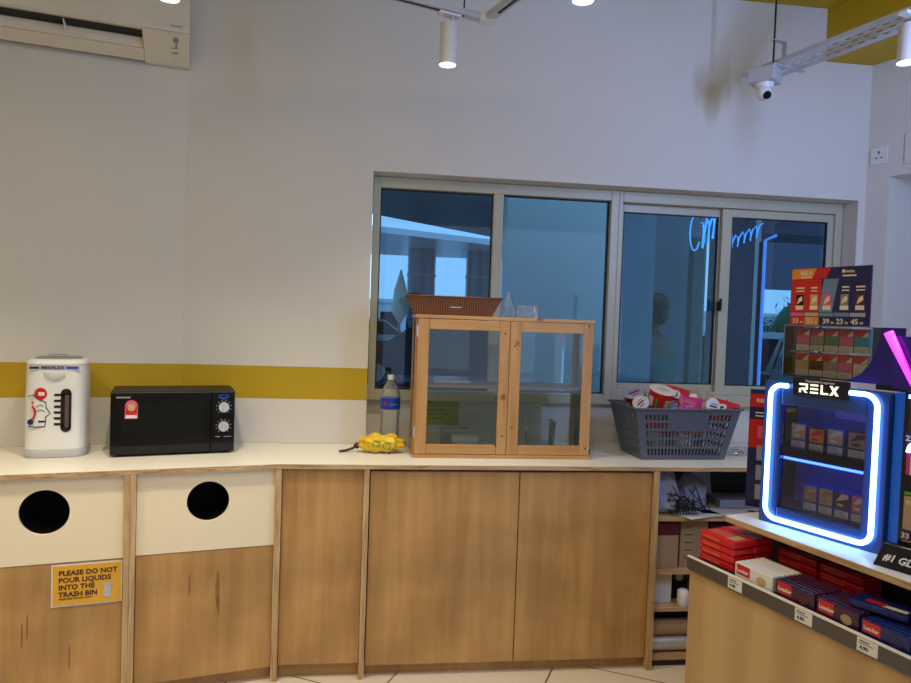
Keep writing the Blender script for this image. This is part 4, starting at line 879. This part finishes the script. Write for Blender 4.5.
def glyphs(b, x, z, h, y, mi=0):
    t = h*0.2; y1 = y-0.002
    w_ = h*0.95
    # R E L X as cut bars
    b.prism([(x, z), (x+t, z), (x+t, z+h*0.45), (x, z+h*0.45)], y1, y, mi); b.prism([(x, z+h-t), (x+w_, z+h-t), (x+w_, z+h), (x, z+h)], y1, y, mi)
    b.prism([(x+w_-t, z+h*0.4), (x+w_, z+h*0.4), (x+w_, z+h-t), (x+w_-t, z+h-t)], y1, y, mi); b.prism([(x+t*1.2, z+h*0.36), (x+w_, z+h*0.36), (x+w_, z+h*0.36+t*0.9), (x+t*1.2, z+h*0.36+t*0.9)], y1, y, mi)
    b.prism([(x+w_-t*1.3, z), (x+w_, z), (x+w_*0.62, z+h*0.36), (x+w_*0.36, z+h*0.36)], y1, y, mi)
    x2 = x+w_*1.3
    for k in (0, 0.4, 0.8): b.prism([(x2, z+h*k), (x2+w_*0.9, z+h*k), (x2+w_*0.9, z+h*k+t), (x2, z+h*k+t)], y1, y, mi)
    x3 = x2+w_*1.2; b.prism([(x3, z), (x3+t, z), (x3+t, z+h), (x3, z+h)], y1, y, mi); b.prism([(x3+t, z), (x3+w_*0.85, z), (x3+w_*0.85, z+t), (x3+t, z+t)], y1, y, mi)
    x4 = x3+w_*1.0; b.prism([(x4, z), (x4+t*1.4, z), (x4+w_, z+h), (x4+w_-t*1.4, z+h)], y1, y, mi); b.prism([(x4+w_-t*1.4, z), (x4+w_, z), (x4+t*1.4, z+h), (x4, z+h)], y1-0.0004, y, mi)
glyphs(b, 0.098, 0.456, 0.030, -0.0065); b.build('logo_lettering', 'logo', hp)
b = MB(); b.text('Disposable E-cigarette', 0.0105, 0.165, -0.0066, 0.4912, 0, 0.01, 'CENTER'); b.build('caption', 'paper', hp)
b = MB(); b.box(0.03, 0.31, 0.032, 0.040, 0.405, 0.411); b.box(0.03, 0.31, 0.034, 0.044, 0.222, 0.230); b.build('inner_light_strip', 'ledin', rx)
MB().box(-0.019, 0.359, 0.045, 0.150, 0.0185, 0.063).build('inner_step', 'cabf', rx)
b = MB(); b.box(0.12, 0.30, 0.175, 0.189, 0.365, 0.40); b.build('back_card', 'paper', rx)
def rpt(x, y, z): c, s_ = math.cos(RA), math.sin(RA); return (RX+c*x-s_*y, RY+s_*x+c*y, z)
def small_pack(wd, ht, dp, cols, label, group, loc, rz, name='vape_pack'):
    o = MB(); o.box(0, wd, 0, dp, 0, ht, 0); o.rect(wd*0.05, wd*0.95, ht*0.38, ht*0.97, -0.0005, 1); o.rect(wd*0.05, wd*0.95, ht*0.04, ht*0.30, -0.0005, 2)
    o.add([(wd*0.10, -0.0009, ht*0.62), (wd*0.9, -0.0009, ht*0.78), (wd*0.9, -0.0009, ht*0.93), (wd*0.45, -0.0009, ht*0.93)], [(0, 1, 2, 3)], 3)
    o.rect(wd*0.2, wd*0.6, ht*0.46, ht*0.56, -0.0009, 3)
    for k in range(3): o.rect(wd*0.12, wd*(0.85-0.1*k), ht*(0.09+0.07*k), ht*(0.115+0.07*k), -0.0009, 4)
    return tag(o.build(name, cols, loc=loc, rz=rz), label, 'pack', group)
cz = ['cab', 'tan', 'paper', 'cream', 'navy']
sets = [(['blue', 'tan', 'paper', 'cream', 'grey'], 'tan'), (['maroon', 'orange', 'paper', 'red', 'grey'], 'orange and red'), (['blue', 'tan', 'paper', 'cream', 'grey'], 'yellow-brown'), (['maroon', 'carton', 'paper', 'maroon', 'grey'], 'dark red')]
for i, (cs, nm) in enumerate(sets):
    small_pack(0.052 if i < 3 else 0.066, 0.082 if i != 1 else 0.074, 0.03, cs, '%s pack, %s from the left on the upper shelf of the neon case' % (nm, ORD[i]), 'packs on the upper shelf of the neon case', rpt(0.040+0.062*i+(0.003 if i == 3 else 0), 0.055, Z0+0.2625), RA)
for i in range(4):
    cs = [['blue', 'carton', 'paper', 'tan', 'grey'], ['blue', 'tan', 'paper', 'carton', 'grey'], ['blue', 'maroon', 'paper', 'cream', 'grey'], ['blue', 'pink', 'paper', 'cream', 'grey']][i]
    small_pack(0.047, 0.085, 0.04, cs, '%s pack, %s from the left on the lower shelf of the neon case' % (['brown', 'tan', 'maroon', 'pinkish'][i], ORD[i]), 'packs on the lower shelf of the neon case', rpt(0.096+0.052*i, 0.05, Z0+0.0635), RA)
# clear acrylic case of packs on top
ax = empty('acrylic_pack_display', (rpt(0.020, 0.02, Z0+0.504)), RA, 'clear acrylic display of two rows of packs above the neon case', 'display case')
WA, HA, DA = 0.283, 0.170, 0.12
b = MB(); b.box(0.0, WA, 0, DA, 0, 0.003); b.build('base', 'cab', ax)
b = MB(); b.box(0.0, WA, 0, 0.003, 0.0035, HA); b.build('front_pane', 'acryl', ax)
b = MB(); b.box(0.0, 0.003, 0.0035, DA, 0.0035, HA); b.build('side_pane', 'acryl', ax); b = MB(); b.box(WA-0.003, WA, 0.0035, DA, 0.0035, HA); b.build('side_pane', 'acryl', ax)
b = MB(); b.box(0, WA, 0.0035, DA, HA-0.003, HA); b.build('top_pane', 'acryl', ax)
b = MB(); b.box(0.003, WA-0.003, 0.03, DA-0.01, 0.083, 0.085); b.build('inner_shelf', 'acryl', ax)
b = MB()
for e_ in ([(0, 0, 0.003), (0, 0, HA)], [(0, 0, HA), (WA, 0, HA)], [(WA, 0, 0.003), (WA, 0, HA)]): b.tube(e_, 0.0015, 0, 6)
b.build('polished_edge', 'sky', ax)
cols10 = [[('red', 'pink'), ('maroon', 'carton'), ('maroon', 'green'), ('red', 'pink'), ('teal', 'teal')], [('tan', 'tan'), ('maroon', 'maroon'), ('orange', 'carton'), ('red', 'pink'), ('carton', 'cream')]]
nms = [['pink', 'brown', 'olive', 'red and pink', 'teal'], ['tan', 'maroon', 'orange', 'bright pink', 'brown and cream']]
for r_ in range(2):
    for i in range(5):
        a_, c_ = cols10[r_][i]
        o = MB(); wd, ht = 0.0455, 0.077; o.box(0, wd, 0, 0.05, 0, ht, 0); o.rect(0.001, wd-0.001, ht*0.66, ht*0.98, -0.0005, 3); o.add([(wd*0.5, -0.0009, ht*0.68), (wd*0.95, -0.0009, ht*0.68), (wd*0.95, -0.0009, ht*0.92)], [(0, 1, 2)], 2)
        o.rect(0.001, wd-0.001, ht*0.30, ht*0.66, -0.0005, 1); o.rect(0.001, wd-0.001, ht*0.02, ht*0.27, -0.0005, 2)
        for k in range(3): o.rect(wd*0.12, wd*0.85, ht*(0.07+0.06*k), ht*(0.09+0.06*k), -0.0009, 4)
        tag(o.build('vape_pack', [a_, c_, 'cream', 'red', 'grey'], loc=rpt(0.020+0.024+0.0475*i, 0.053, Z0+0.504+(0.0865 if r_ == 0 else 0.0035)), rz=RA), '%s pack, %s from the left in the %s row of the acrylic display' % (nms[r_][i], ORD[i], 'upper' if r_ == 0 else 'lower'), 'pack', 'packs in the acrylic display')
# header board on top of the acrylic case
hb = empty('price_board', rpt(0.016, 0.05, Z0+0.6745), RA-R(4), 'red and navy price board standing above the acrylic display', 'sign')
WB, HB = 0.272, 0.190
b = MB(); b.box(0, WB, 0, 0.006, 0, HB); b.build('board', 'navy', hb, bevel=0.002)
b = MB(); y = -0.0006; zt2 = HB*0.80
b.rect(0.003, 0.062, 0.045, zt2, y, 0); b.rect(0.062, 0.110, 0.045, zt2, y, 0)
b.add([(0.105, y-0.0003, 0.045), (0.150, y-0.0003, 0.045), (0.168, y-0.0003, zt2), (0.118, y-0.0003, zt2)], [(0, 1, 2, 3)], 1)
b.rect(0.003, 0.090, zt2+0.002, HB-0.002, y, 2); b.add([(0.075, y-0.0003, zt2+0.002), (0.125, y-0.0003, zt2+0.002), (0.142, y-0.0003, HB-0.002), (0.092, y-0.0003, HB-0.002)], [(0, 1, 2, 3)], 0)
for i in range(5):
    x0 = 0.004+0.0515*i; b.rect(x0, x0+0.049, 0.031, 0.043, y-0.0006, [3, 4, 1, 1, 6][i]); b.rect(x0, x0+0.0505, 0.002, 0.029, y, [0, 2, 5, 5, 5][i])
b.build('board_print', ['red', 'sky', 'orange', 'pink', 'tan', 'navy', 'bluegrey'], hb)
for i, x0 in enumerate((0.022, 0.073, 0.118, 0.176, 0.226)):
    b = MB(); b.rect(x0, x0+0.028, 0.052, 0.066, y-0.0008, 1); b.rect(x0+0.001, x0+0.027, 0.067, 0.102, y-0.0008, 2+i); b.add([(x0+0.004, y-0.0012, 0.07), (x0+0.024, y-0.0012, 0.083), (x0+0.022, y-0.0012, 0.098), (x0+0.010, y-0.0012, 0.09)], [(0, 1, 2, 3)], 1)
    b.build('pictured_pack', ['paper', 'cream', 'black', 'tan', 'pink', 'grey', 'maroon'], hb)
for i, (x0, t) in enumerate(((0.012, '33'), (0.062, '33'), (0.120, '39'), (0.166, '23'), (0.214, '45'))): b = MB(); b.text(t, 0.024, x0, -0.0013, 0.007, 0, 0.02); b.text('.90', 0.011, x0+0.026, -0.0013, 0.007, 0, 0.01); b.build('price', 'cream', hb)
b = MB()
b.text('RELX', 0.018, 0.035, -0.0013, zt2+0.015, 0, 0.03); b.rect(0.038, 0.075, zt2+0.006, zt2+0.010, -0.0013)
b.text('waka', 0.014, 0.190, -0.0013, zt2+0.018, 0, 0.01); b.rect(0.180, 0.225, zt2+0.006, zt2+0.011, -0.0013)
b.cyl((0.183, -0.0013, zt2+0.023), (0.183, -0.001, zt2+0.023), 0.006, 0, 16)
for x0, s_ in ((0.022, 0.030), (0.075, 0.022), (0.180, 0.024), (0.226, 0.028)): b.rect(x0, x0+s_, 0.122, 0.127, -0.0013); b.rect(x0, x0+s_, 0.112, 0.116, -0.0013)
b.build('board_lettering', 'cream', hb)
# narrow poster stand left of the neon case
ps = empty('poster_stand', gpt(0.010, 0.28, 0.8560), R(-70), 'narrow red and navy poster stand left of the neon case', 'poster stand')
ps.location = rpt(-0.165, 0.12, Z0+0.0005); ps.rotation_euler = (0, 0, R(-30))
b = MB(); b.box(0, 0.095, 0, 0.012, 0, 0.435); b.build('stand_board', 'navy', ps)
b = MB(); b.rect(0.002, 0.093, 0.370, 0.418, -0.0006, 0); b.rect(0.002, 0.093, 0.22, 0.325, -0.0006, 0)
for i in range(4): b.rect(0.03, 0.065, 0.03+0.072*i+(0.01 if i > 2 else 0), 0.085+0.072*i, -0.001, [1, 1, 1, 2][i])
for i in range(2): b.rect(0.02, 0.075, 0.335+0.012*i, 0.340+0.012*i, -0.001, 3)
b.build('poster_print', ['red', 'bluegrey', 'pink', 'cream'], ps)
b = MB(); b.text('RELX', 0.02, 0.022, -0.0012, 0.388, 0, 0.02); b.build('poster_lettering', 'cream', ps)
# second case at the right edge with indigo fin and pink neon
d2 = empty('price_display_case', rpt(0.428, -0.045, Z0), RA, 'dark price display case at the right edge of the photo', 'display case')
b = MB(); b.box(0, 0.40, 0.012, 0.20, 0.0, 0.495); b.build('case_body', 'cab', d2)
b = MB(); b.rect(0.012, 0.38, 0.07, 0.20, 0.011, 0); b.rect(0.012, 0.38, 0.26, 0.35, 0.011, 1); b.rect(0.012, 0.38, 0.203, 0.212, 0.011, 2); b.rect(0.012, 0.38, 0.38, 0.47, 0.011, 3); b.build('pictures', ['carton', 'magenta', 'green', 'riser'], d2)
b = MB(); b.rect(0.006, 0.395, 0.352, 0.380, 0.010, 1); b.text('27', 0.022, 0.008, 0.0095, 0.356, 0, 0.02); b.text('YUSL', 0.018, 0.016, 0.0095, 0.175, 0, 0.02); b.rect(0.004, 0.395, 0.075, 0.105, 0.010, 1); b.text('33', 0.022, 0.010, 0.0085, 0.080, 0, 0.02); b.text('N', 0.07, 0.02, 0.0095, 0.262, 0, 0.02); b.build('prices', ['cream', 'navy'], d2)
b = MB(); b.tube([(0.05+0.03*math.cos(R(180-a)), 0.004, 0.325+0.03*math.sin(R(a))) for a in range(0, 100, 10)]+[(0.2, 0.004, 0.355)], 0.007, 0, 8); b.build('neon_arc', 'neon', d2)
b = MB(); b.box(0.012, 0.38, 0.006, 0.011, 0.476, 0.486); b.build('neon_strip', 'neon', d2)
sb_ = empty('slogan_block', rpt(0.398, -0.100, Z0), RA, 'dark sloping block reading #1 GLOB at the foot of the displays', 'sign')
b = MB(); b.add([(0, 0, 0), (0.42, 0, 0), (0.42, 0.055, 0), (0, 0.055, 0), (0.012, 0.030, 0.062), (0.42, 0.030, 0.062), (0.42, 0.055, 0.062), (0.012, 0.055, 0.062)], [(3, 2, 1, 0), (0, 1, 5, 4), (4, 5, 6, 7), (2, 3, 7, 6), (0, 4, 7, 3), (1, 2, 6, 5)]); b.build('block', 'cab', sb_, bevel=0.001)
T = Matrix.Translation((0.022, 0.0060, 0.020)) @ Matrix.Rotation(math.atan2(0.062, 0.030), 4, 'X'); b = MB(); b.text('#1 GLOBAL', 0.028, 0, 0, 0, 0, 0.03, mtx=T, shear=0.25); b.build('slogan', 'paper', sb_)
fin = [(0.255, 0.0), (0.275, 0.012), (0.292, 0.030), (0.308, 0.060), (0.320, 0.100), (0.326, 0.140), (0.328, 0.170), (0.400, 0.170), (0.400, 0.0)]
fn = empty('indigo_fin_panel', rpt(0, 0.03, Z0+0.504), RA, 'indigo acrylic fin panel with curved edge beside the acrylic display', 'panel')
b = MB(); pol = [(0.225, 0.0), (0.400, 0.0), (0.400, 0.170), (0.334, 0.170), (0.331, 0.135), (0.322, 0.098), (0.305, 0.058), (0.280, 0.026), (0.25, 0.008)]
b.prism(pol, -0.022, -0.016)
b.build('fin', 'sail', fn)
b = MB(); b.box(0.31, 0.41, 0.012, 0.09, -0.018, 0.0); b.build('fin_foot', 'cab', fn)
ng = empty('pink_neon_letter', rpt(0.392, -0.07, Z0+0.50), RA, 'pink neon letter slanting behind the right edge of the photo', 'neon sign')
b = MB(); b.tube([(0.0, 0, 0.160), (0.075, 0, 0.012), (0.13, 0, 0.165), (0.19, 0, 0.012)], 0.013, 0, 12); b.build('neon_stroke', 'neonp', ng)
b = MB(); b.box(0.01, 0.21, 0.016, 0.022, 0.0, 0.15); b.build('backing', 'sail', ng)
b = MB(); b.box(0.02, 0.2, 0.023, 0.05, 0.0, 0.012); b.box(0.076, 0.20, 0.05, 0.12, -0.004, 0.01); b.build('bracket', 'cab', ng)

# ------------------------------------------------------------------ outside the window
# ground and porch
b = MB(); b.slab([(-6, 3.62), (40, 3.62), (40, 60), (-6, 60)], -0.12, -0.02); struct('ground', b, 'asph')
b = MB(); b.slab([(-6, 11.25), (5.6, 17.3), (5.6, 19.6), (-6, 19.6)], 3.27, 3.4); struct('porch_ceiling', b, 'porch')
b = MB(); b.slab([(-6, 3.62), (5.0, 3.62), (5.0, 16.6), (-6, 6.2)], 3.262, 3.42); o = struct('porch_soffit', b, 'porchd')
def column(x, y, label):
    c = empty('porch_column', (x, y, -0.02), 0, label, 'column', 'porch columns outside')
    MB().cyl((0, 0, 0), (0, 0, 3.28), 0.36, 0, 40).build('shaft', 'column', c); MB().cyl((0, 0, 2.6), (0, 0, 2.66), 0.375, 0, 40).build('collar', 'porchd', c)
    MB().cyl((0, 0, 0), (0, 0, 0.25), 0.42, 0, 40).build('plinth', 'porchd', c)
column(1.30, 17.6, 'dark round column outside behind the dark car, seen in the left pane')
column(2.80, 17.5, 'dark round column outside, right of the other column in the left pane')
def car(loc, rz, paint, label, L_=4.4, W_=1.8, H_=1.5, name='parked_car'):
    c = empty(name, loc, rz, label, 'car')
    s = L_/4.4; hh = H_/1.5
    body = [(-2.15, 0.28), (2.15, 0.28), (2.2, 0.6), (2.12, 0.86), (1.9, 0.95), (1.05, 1.0), (-2.0, 1.02), (-2.2, 0.85), (-2.2, 0.5)]
    cabin = [(-1.95, 1.0), (1.15, 1.0), (0.45, 1.44), (0.2, 1.5), (-1.2, 1.5), (-1.55, 1.42)]
    MB().prism([(x*s, z*hh) for x, z in body], -W_/2, W_/2).build('body', paint, c, bevel=0.08, seg=4)
    MB().prism([(x*s, z*hh) for x, z in cabin], -W_/2*0.86, W_/2*0.86).build('cabin', paint, c, bevel=0.06, seg=3)
    for sd in (-1, 1):
        y_ = sd*W_/2*0.86
        for poly in ([(-1.7, 1.04), (-0.55, 1.04), (-0.55, 1.42), (-1.25, 1.42), (-1.45, 1.38)], [(-0.48, 1.04), (0.95, 1.04), (0.4, 1.40), (-0.48, 1.42)]):
            MB().prism([(x*s, z*hh) for x, z in poly], min(y_, y_+sd*0.012), max(y_, y_+sd*0.012)).build('side_window', 'cargl', c)
        for wx in (-1.38, 1.38):
            wh = MB().cyl((wx*s, sd*(W_/2-0.2), 0.32), (wx*s, sd*(W_/2+0.015), 0.32), 0.32, 0, 32).build('wheel', 'tyre', c)
            MB().cyl((wx*s, sd*(W_/2+0.016), 0.32), (wx*s, sd*(W_/2+0.03), 0.32), 0.19, 0, 20).build('rim', 'grey', wh)
        MB().box(2.05*s, 2.2*s, sd*0.75-0.1, sd*0.75+0.1, 0.62*hh, 0.76*hh).build('headlight', 'lgrey', c)
    MB().add([((1.13)*s, -W_*0.38, 1.02*hh), ((1.13)*s, W_*0.38, 1.02*hh), (0.48*s, W_*0.36, 1.43*hh), (0.48*s, -W_*0.36, 1.43*hh)], [(0, 1, 2, 3)]).build('windscreen', 'cargl', c)
    return c
car((1.75, 15.6, -0.02), R(172), 'carp', 'dark parked car seen through the left window pane', 4.6, 1.8, 1.55)
car((-0.2, 19.6, -0.02), R(20), 'whitecar', 'pale parked car behind the dark car in the left pane', 4.2, 1.75, 1.5)
car((6.05, 9.7, -0.02), R(35), 'carp', 'dark parked car seen through the right window pane', 4.4, 1.8, 1.5)
car((4.9, 13.6, -0.02), R(80), 'whitecar', 'pale parked car glimpsed past the right sash', 4.2, 1.75, 1.5)
# partition walls outside
b = MB(); b.box(1.16, 1.98, 5.5, 5.6, -0.02, 3.25); b.box(1.08, 1.15, 5.45, 5.6, -0.02, 3.25); struct('wall_outside', b, 'outwall')
b = MB(); b.box(1.60, 1.845, 4.3, 4.5, -0.02, 3.25); struct('wall_pier', b, 'outwall2')
M['outslate'] = mat('outside_slate_wall', (0.22, 0.26, 0.33, 1), 0.6)
b = MB(); b.box(2.50, 3.07, 6.0, 6.1, -0.02, 3.25); struct('wall_porch', b, 'outslate')
b = MB(); b.box(2.80, 2.90, 5.70, 5.80, -0.02, 2.3); struct('trim_5', b, 'column')
b = MB(); b.box(3.30, 3.55, 6.3, 6.4, -0.02, 3.25); struct('wall_pillar', b, 'outdark')
b = MB(); b.box(3.84, 3.90, 6.5, 6.6, -0.02, 3.0); struct('trim_3', b, 'whitecar')
b = MB(); b.box(3.60, 3.835, 6.5, 6.6, -0.02, 3.25); struct('wall_recess', b, 'outdark')
b = MB(); b.box(7.25, 12, 12.4, 12.5, 2.30, 3.25); struct('wall_lintel', b, 'outdark')
b = MB(); b.slab([(3.2, 6.9), (6.0, 6.9), (6.0, 7.6), (3.2, 7.6)], 2.55, 3.25); struct('trim_4', b, 'outdark')
# far building
b = MB(); b.box(-8, 30, 38, 40, -0.02, 2.3); b.box(-8, 30, 37.8, 38, 2.3, 2.5); 
for i in range(16): b.box(-6+i*2.2, -5+i*2.2, 37.95, 38.0, 0.7, 1.8, 1)
fb = b.build('far_building', ['whitecar', 'cargl']); tag(fb, 'long pale low building across the car park', 'building')
fl = empty('leaning_parasol', (0.75, 17.0, -0.02), 0, 'folded pale parasol standing outside left of the column', 'parasol')
MB().cyl((0, 0, 0), (0, 0, 2.7), 0.025, 0, 12).build('pole', 'grey', fl); MB().lathe([(0.04, 1.4), (0.22, 1.7), (0.16, 2.2), (0.03, 2.65)], n=14).build('folded_canopy', 'cream', fl)
# plants
def bush(loc, r, h, label, n=260, seed=1):
    c = empty('bush', loc, 0, label, 'bush', 'bushes outside')
    rnd = random.Random(seed); b = MB()
    for i in range(n):
        t = rnd.uniform(0, 2*PI); ph = math.acos(rnd.uniform(-1, 1)); q = rnd.uniform(0.75, 1.0)
        p = Vector((r*q*math.sin(ph)*math.cos(t), r*q*math.sin(ph)*math.sin(t), h*0.55+h*0.45*q*math.cos(ph)))
        a = Vector((rnd.uniform(-1, 1), rnd.uniform(-1, 1), rnd.uniform(-1, 1))).normalized(); d = a.orthogonal().normalized(); s_ = rnd.uniform(0.05, 0.10)
        b.add([p-a*s_, p+d*s_*0.4, p+a*s_, p-d*s_*0.4], [(0, 1, 2, 3)])
    b.build('foliage', 'leaf', c); b = MB(); b.ball((0, 0, h*0.55), 1.0, 0, 14, (r*0.75, r*0.75, h*0.36)); b.build('inner_foliage', 'leaf', c)
    MB().cyl((0, 0, 0), (0, 0, h*0.5), 0.04, 0, 8).build('stem', 'bark', c)
bush((7.55, 12.9, -0.02), 0.42, 2.2, 'rounded green bush seen left in the right pane', seed=2)
bush((8.6, 13.0, -0.02), 0.6, 2.3, 'rounded green bush seen right in the right pane', seed=3)
# glowing strokes and strip added in place of reflections in the glass
ns_ = empty('neon_script_reflection', (1.80, 3.64, 1.94), 0, 'pale blue neon script strokes added behind the upper sash to stand for a reflection', 'neon sign')
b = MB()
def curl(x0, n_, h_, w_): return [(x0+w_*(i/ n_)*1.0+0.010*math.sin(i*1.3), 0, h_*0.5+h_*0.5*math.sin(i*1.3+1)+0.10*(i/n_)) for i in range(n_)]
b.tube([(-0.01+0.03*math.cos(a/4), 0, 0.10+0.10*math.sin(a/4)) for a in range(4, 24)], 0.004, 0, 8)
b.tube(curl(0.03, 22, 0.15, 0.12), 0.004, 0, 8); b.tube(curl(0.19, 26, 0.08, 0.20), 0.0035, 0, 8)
b.tube(curl(0.02, 20, 0.17, 0.13)[::-1], 0.003, 0, 8); b.tube([(0.19+0.02*math.cos(a/3), 0, 0.07+0.08*math.sin(a/3)) for a in range(17)], 0.0035, 0, 8); b.build('lettering_reflection', 'scriptrefl', ns_)
b = MB(); b.tube([(0.02, 0.004, 0.15), (0.02, 0.004, 1.3)], 0.002, 0, 6); b.tube([(0.3, 0.004, 0.15), (0.3, 0.004, 1.3)], 0.002, 0, 6); b.build('added_wire', 'blackm', ns_)  # wires added to carry the reflection strokes
nb = empty('light_strip_reflection', (3.40, 5.60, -0.02), 0, 'tall blue glowing line added outside the right pane to stand for a reflection', 'light strip')
b = MB(); b.tube([(0.10, 0, 2.36), (0.0, 0, 2.31), (0.0, 0, 0.6)], 0.014, 0, 10); b.build('tube_reflection', 'striprefl', nb); MB().box(-0.02, 0.02, 0.03, 0.06, 0, 2.3).build('post', 'blackm', nb); MB().box(-0.2, 0.2, -0.15, 0.2, 0, 0.03).build('foot_plate', 'blackm', nb)  # post and foot plate added to carry the reflected line

# ------------------------------------------------------------------ person outside
pe = empty('person', (2.06, 4.76, -0.02), R(-150), 'person in a teal shirt with dark hair standing outside the window', 'person')
def skin(name, pts, edges, m, parent, root=0, sub=2):
    me = bpy.data.meshes.new(name); me.from_pydata([p[:3] for p in pts], edges, []); me.update()
    o = bpy.data.objects.new(name, me); C.objects.link(o); o.parent = parent
    o.modifiers.new('skin', 'SKIN'); 
    for i, p in enumerate(pts):
        sv = me.skin_vertices[0].data[i]; sv.radius = (p[3], p[4] if len(p) > 4 else p[3]); sv.use_root = (i == root)
    s_ = o.modifiers.new('sub', 'SUBSURF'); s_.levels = sub; s_.render_levels = sub; me.materials.append(M[m]); o.modifiers['skin'].use_smooth_shade = True
    return o
bp_ = [(0, 0, 0.95, 0.13, 0.10), (0, 0, 1.15, 0.12, 0.09), (0, 0.01, 1.36, 0.15, 0.09), (0, 0, 1.47, 0.055, 0.055), (0, -0.01, 1.54, 0.052, 0.055), (0, -0.02, 1.60, 0.070, 0.085), (0, -0.01, 1.68, 0.074, 0.090), (0, 0, 1.735, 0.05, 0.06),
       (0.17, 0, 1.40, 0.05), (0.22, -0.01, 1.14, 0.042), (0.21, -0.10, 0.93, 0.032), (0.20, -0.14, 0.86, 0.035), (-0.17, 0, 1.40, 0.05), (-0.22, -0.01, 1.14, 0.042), (-0.21, -0.10, 0.93, 0.032), (-0.20, -0.14, 0.86, 0.035),
       (0.09, 0, 0.86, 0.085), (0.10, -0.01, 0.48, 0.06), (0.10, 0.02, 0.08, 0.04), (0.10, -0.14, 0.04, 0.035), (-0.09, 0, 0.86, 0.085), (-0.10, -0.01, 0.48, 0.06), (-0.10, 0.02, 0.08, 0.04), (-0.10, -0.14, 0.04, 0.035)]
be = [(0, 1), (1, 2), (2, 3), (3, 4), (4, 5), (5, 6), (6, 7), (2, 8), (8, 9), (9, 10), (10, 11), (2, 12), (12, 13), (13, 14), (14, 15), (0, 16), (16, 17), (17, 18), (18, 19), (0, 20), (20, 21), (21, 22), (22, 23)]
skin('body', bp_, be, 'skin', pe)
sh_ = [(0, 0, 0.92, 0.15, 0.12), (0, 0, 1.15, 0.145, 0.115), (0, 0.01, 1.36, 0.17, 0.115), (0, 0, 1.45, 0.07, 0.07), (0.18, 0, 1.40, 0.07), (0.225, -0.01, 1.20, 0.062), (-0.18, 0, 1.40, 0.07), (-0.225, -0.01, 1.20, 0.062)]
skin('shirt', sh_, [(0, 1), (1, 2), (2, 3), (2, 4), (4, 5), (2, 6), (6, 7)], 'shirt', pe)
tr_ = [(0, 0, 0.93, 0.15, 0.115), (0.09, 0, 0.84, 0.10), (0.10, -0.01, 0.48, 0.078), (0.10, 0.02, 0.11, 0.065), (-0.09, 0, 0.84, 0.10), (-0.10, -0.01, 0.48, 0.078), (-0.10, 0.02, 0.11, 0.065)]
skin('trousers', tr_, [(0, 1), (1, 2), (2, 3), (0, 4), (4, 5), (5, 6)], 'trouser', pe)
b = MB(); b.ball((0, 0.015, 1.685), 1.0, 0, 24, (0.086, 0.100, 0.088)); b.ball((0, 0.045, 1.625), 1.0, 0, 20, (0.072, 0.062, 0.085)); b.build('hair', 'hair', pe)
b = MB(); b.ball((0, -0.105, 1.625), 0.016, 0, 10, (0.8, 1.2, 1.4)); b.build('nose', 'skin', pe)
for sx in (-1, 1):
    b = MB(); b.ball((sx*0.078, 0.0, 1.63), 0.02, 0, 10, (0.4, 1, 1.6)); b.build('ear', 'skin', pe)
    b = MB(); b.ball((sx*0.03, -0.088, 1.652), 0.010, 0, 10); b.build('eye', 'black', pe)
    for k, (dx, ln) in enumerate(((-0.024, 0.062), (-0.008, 0.074), (0.008, 0.078), (0.024, 0.068))): b = MB(); b.tube([(sx*0.20+dx*0.3, -0.145+dx, 0.84), (sx*0.20+dx*0.3, -0.155+dx, 0.84-ln*0.6), (sx*0.195+dx*0.3, -0.145+dx, 0.84-ln)], 0.009, 0, 8); b.build('finger', 'skin', pe)
    b = MB(); b.tube([(sx*0.19, -0.165, 0.855), (sx*0.18, -0.195, 0.825), (sx*0.18, -0.20, 0.80)], 0.010, 0, 8); b.build('thumb', 'skin', pe)
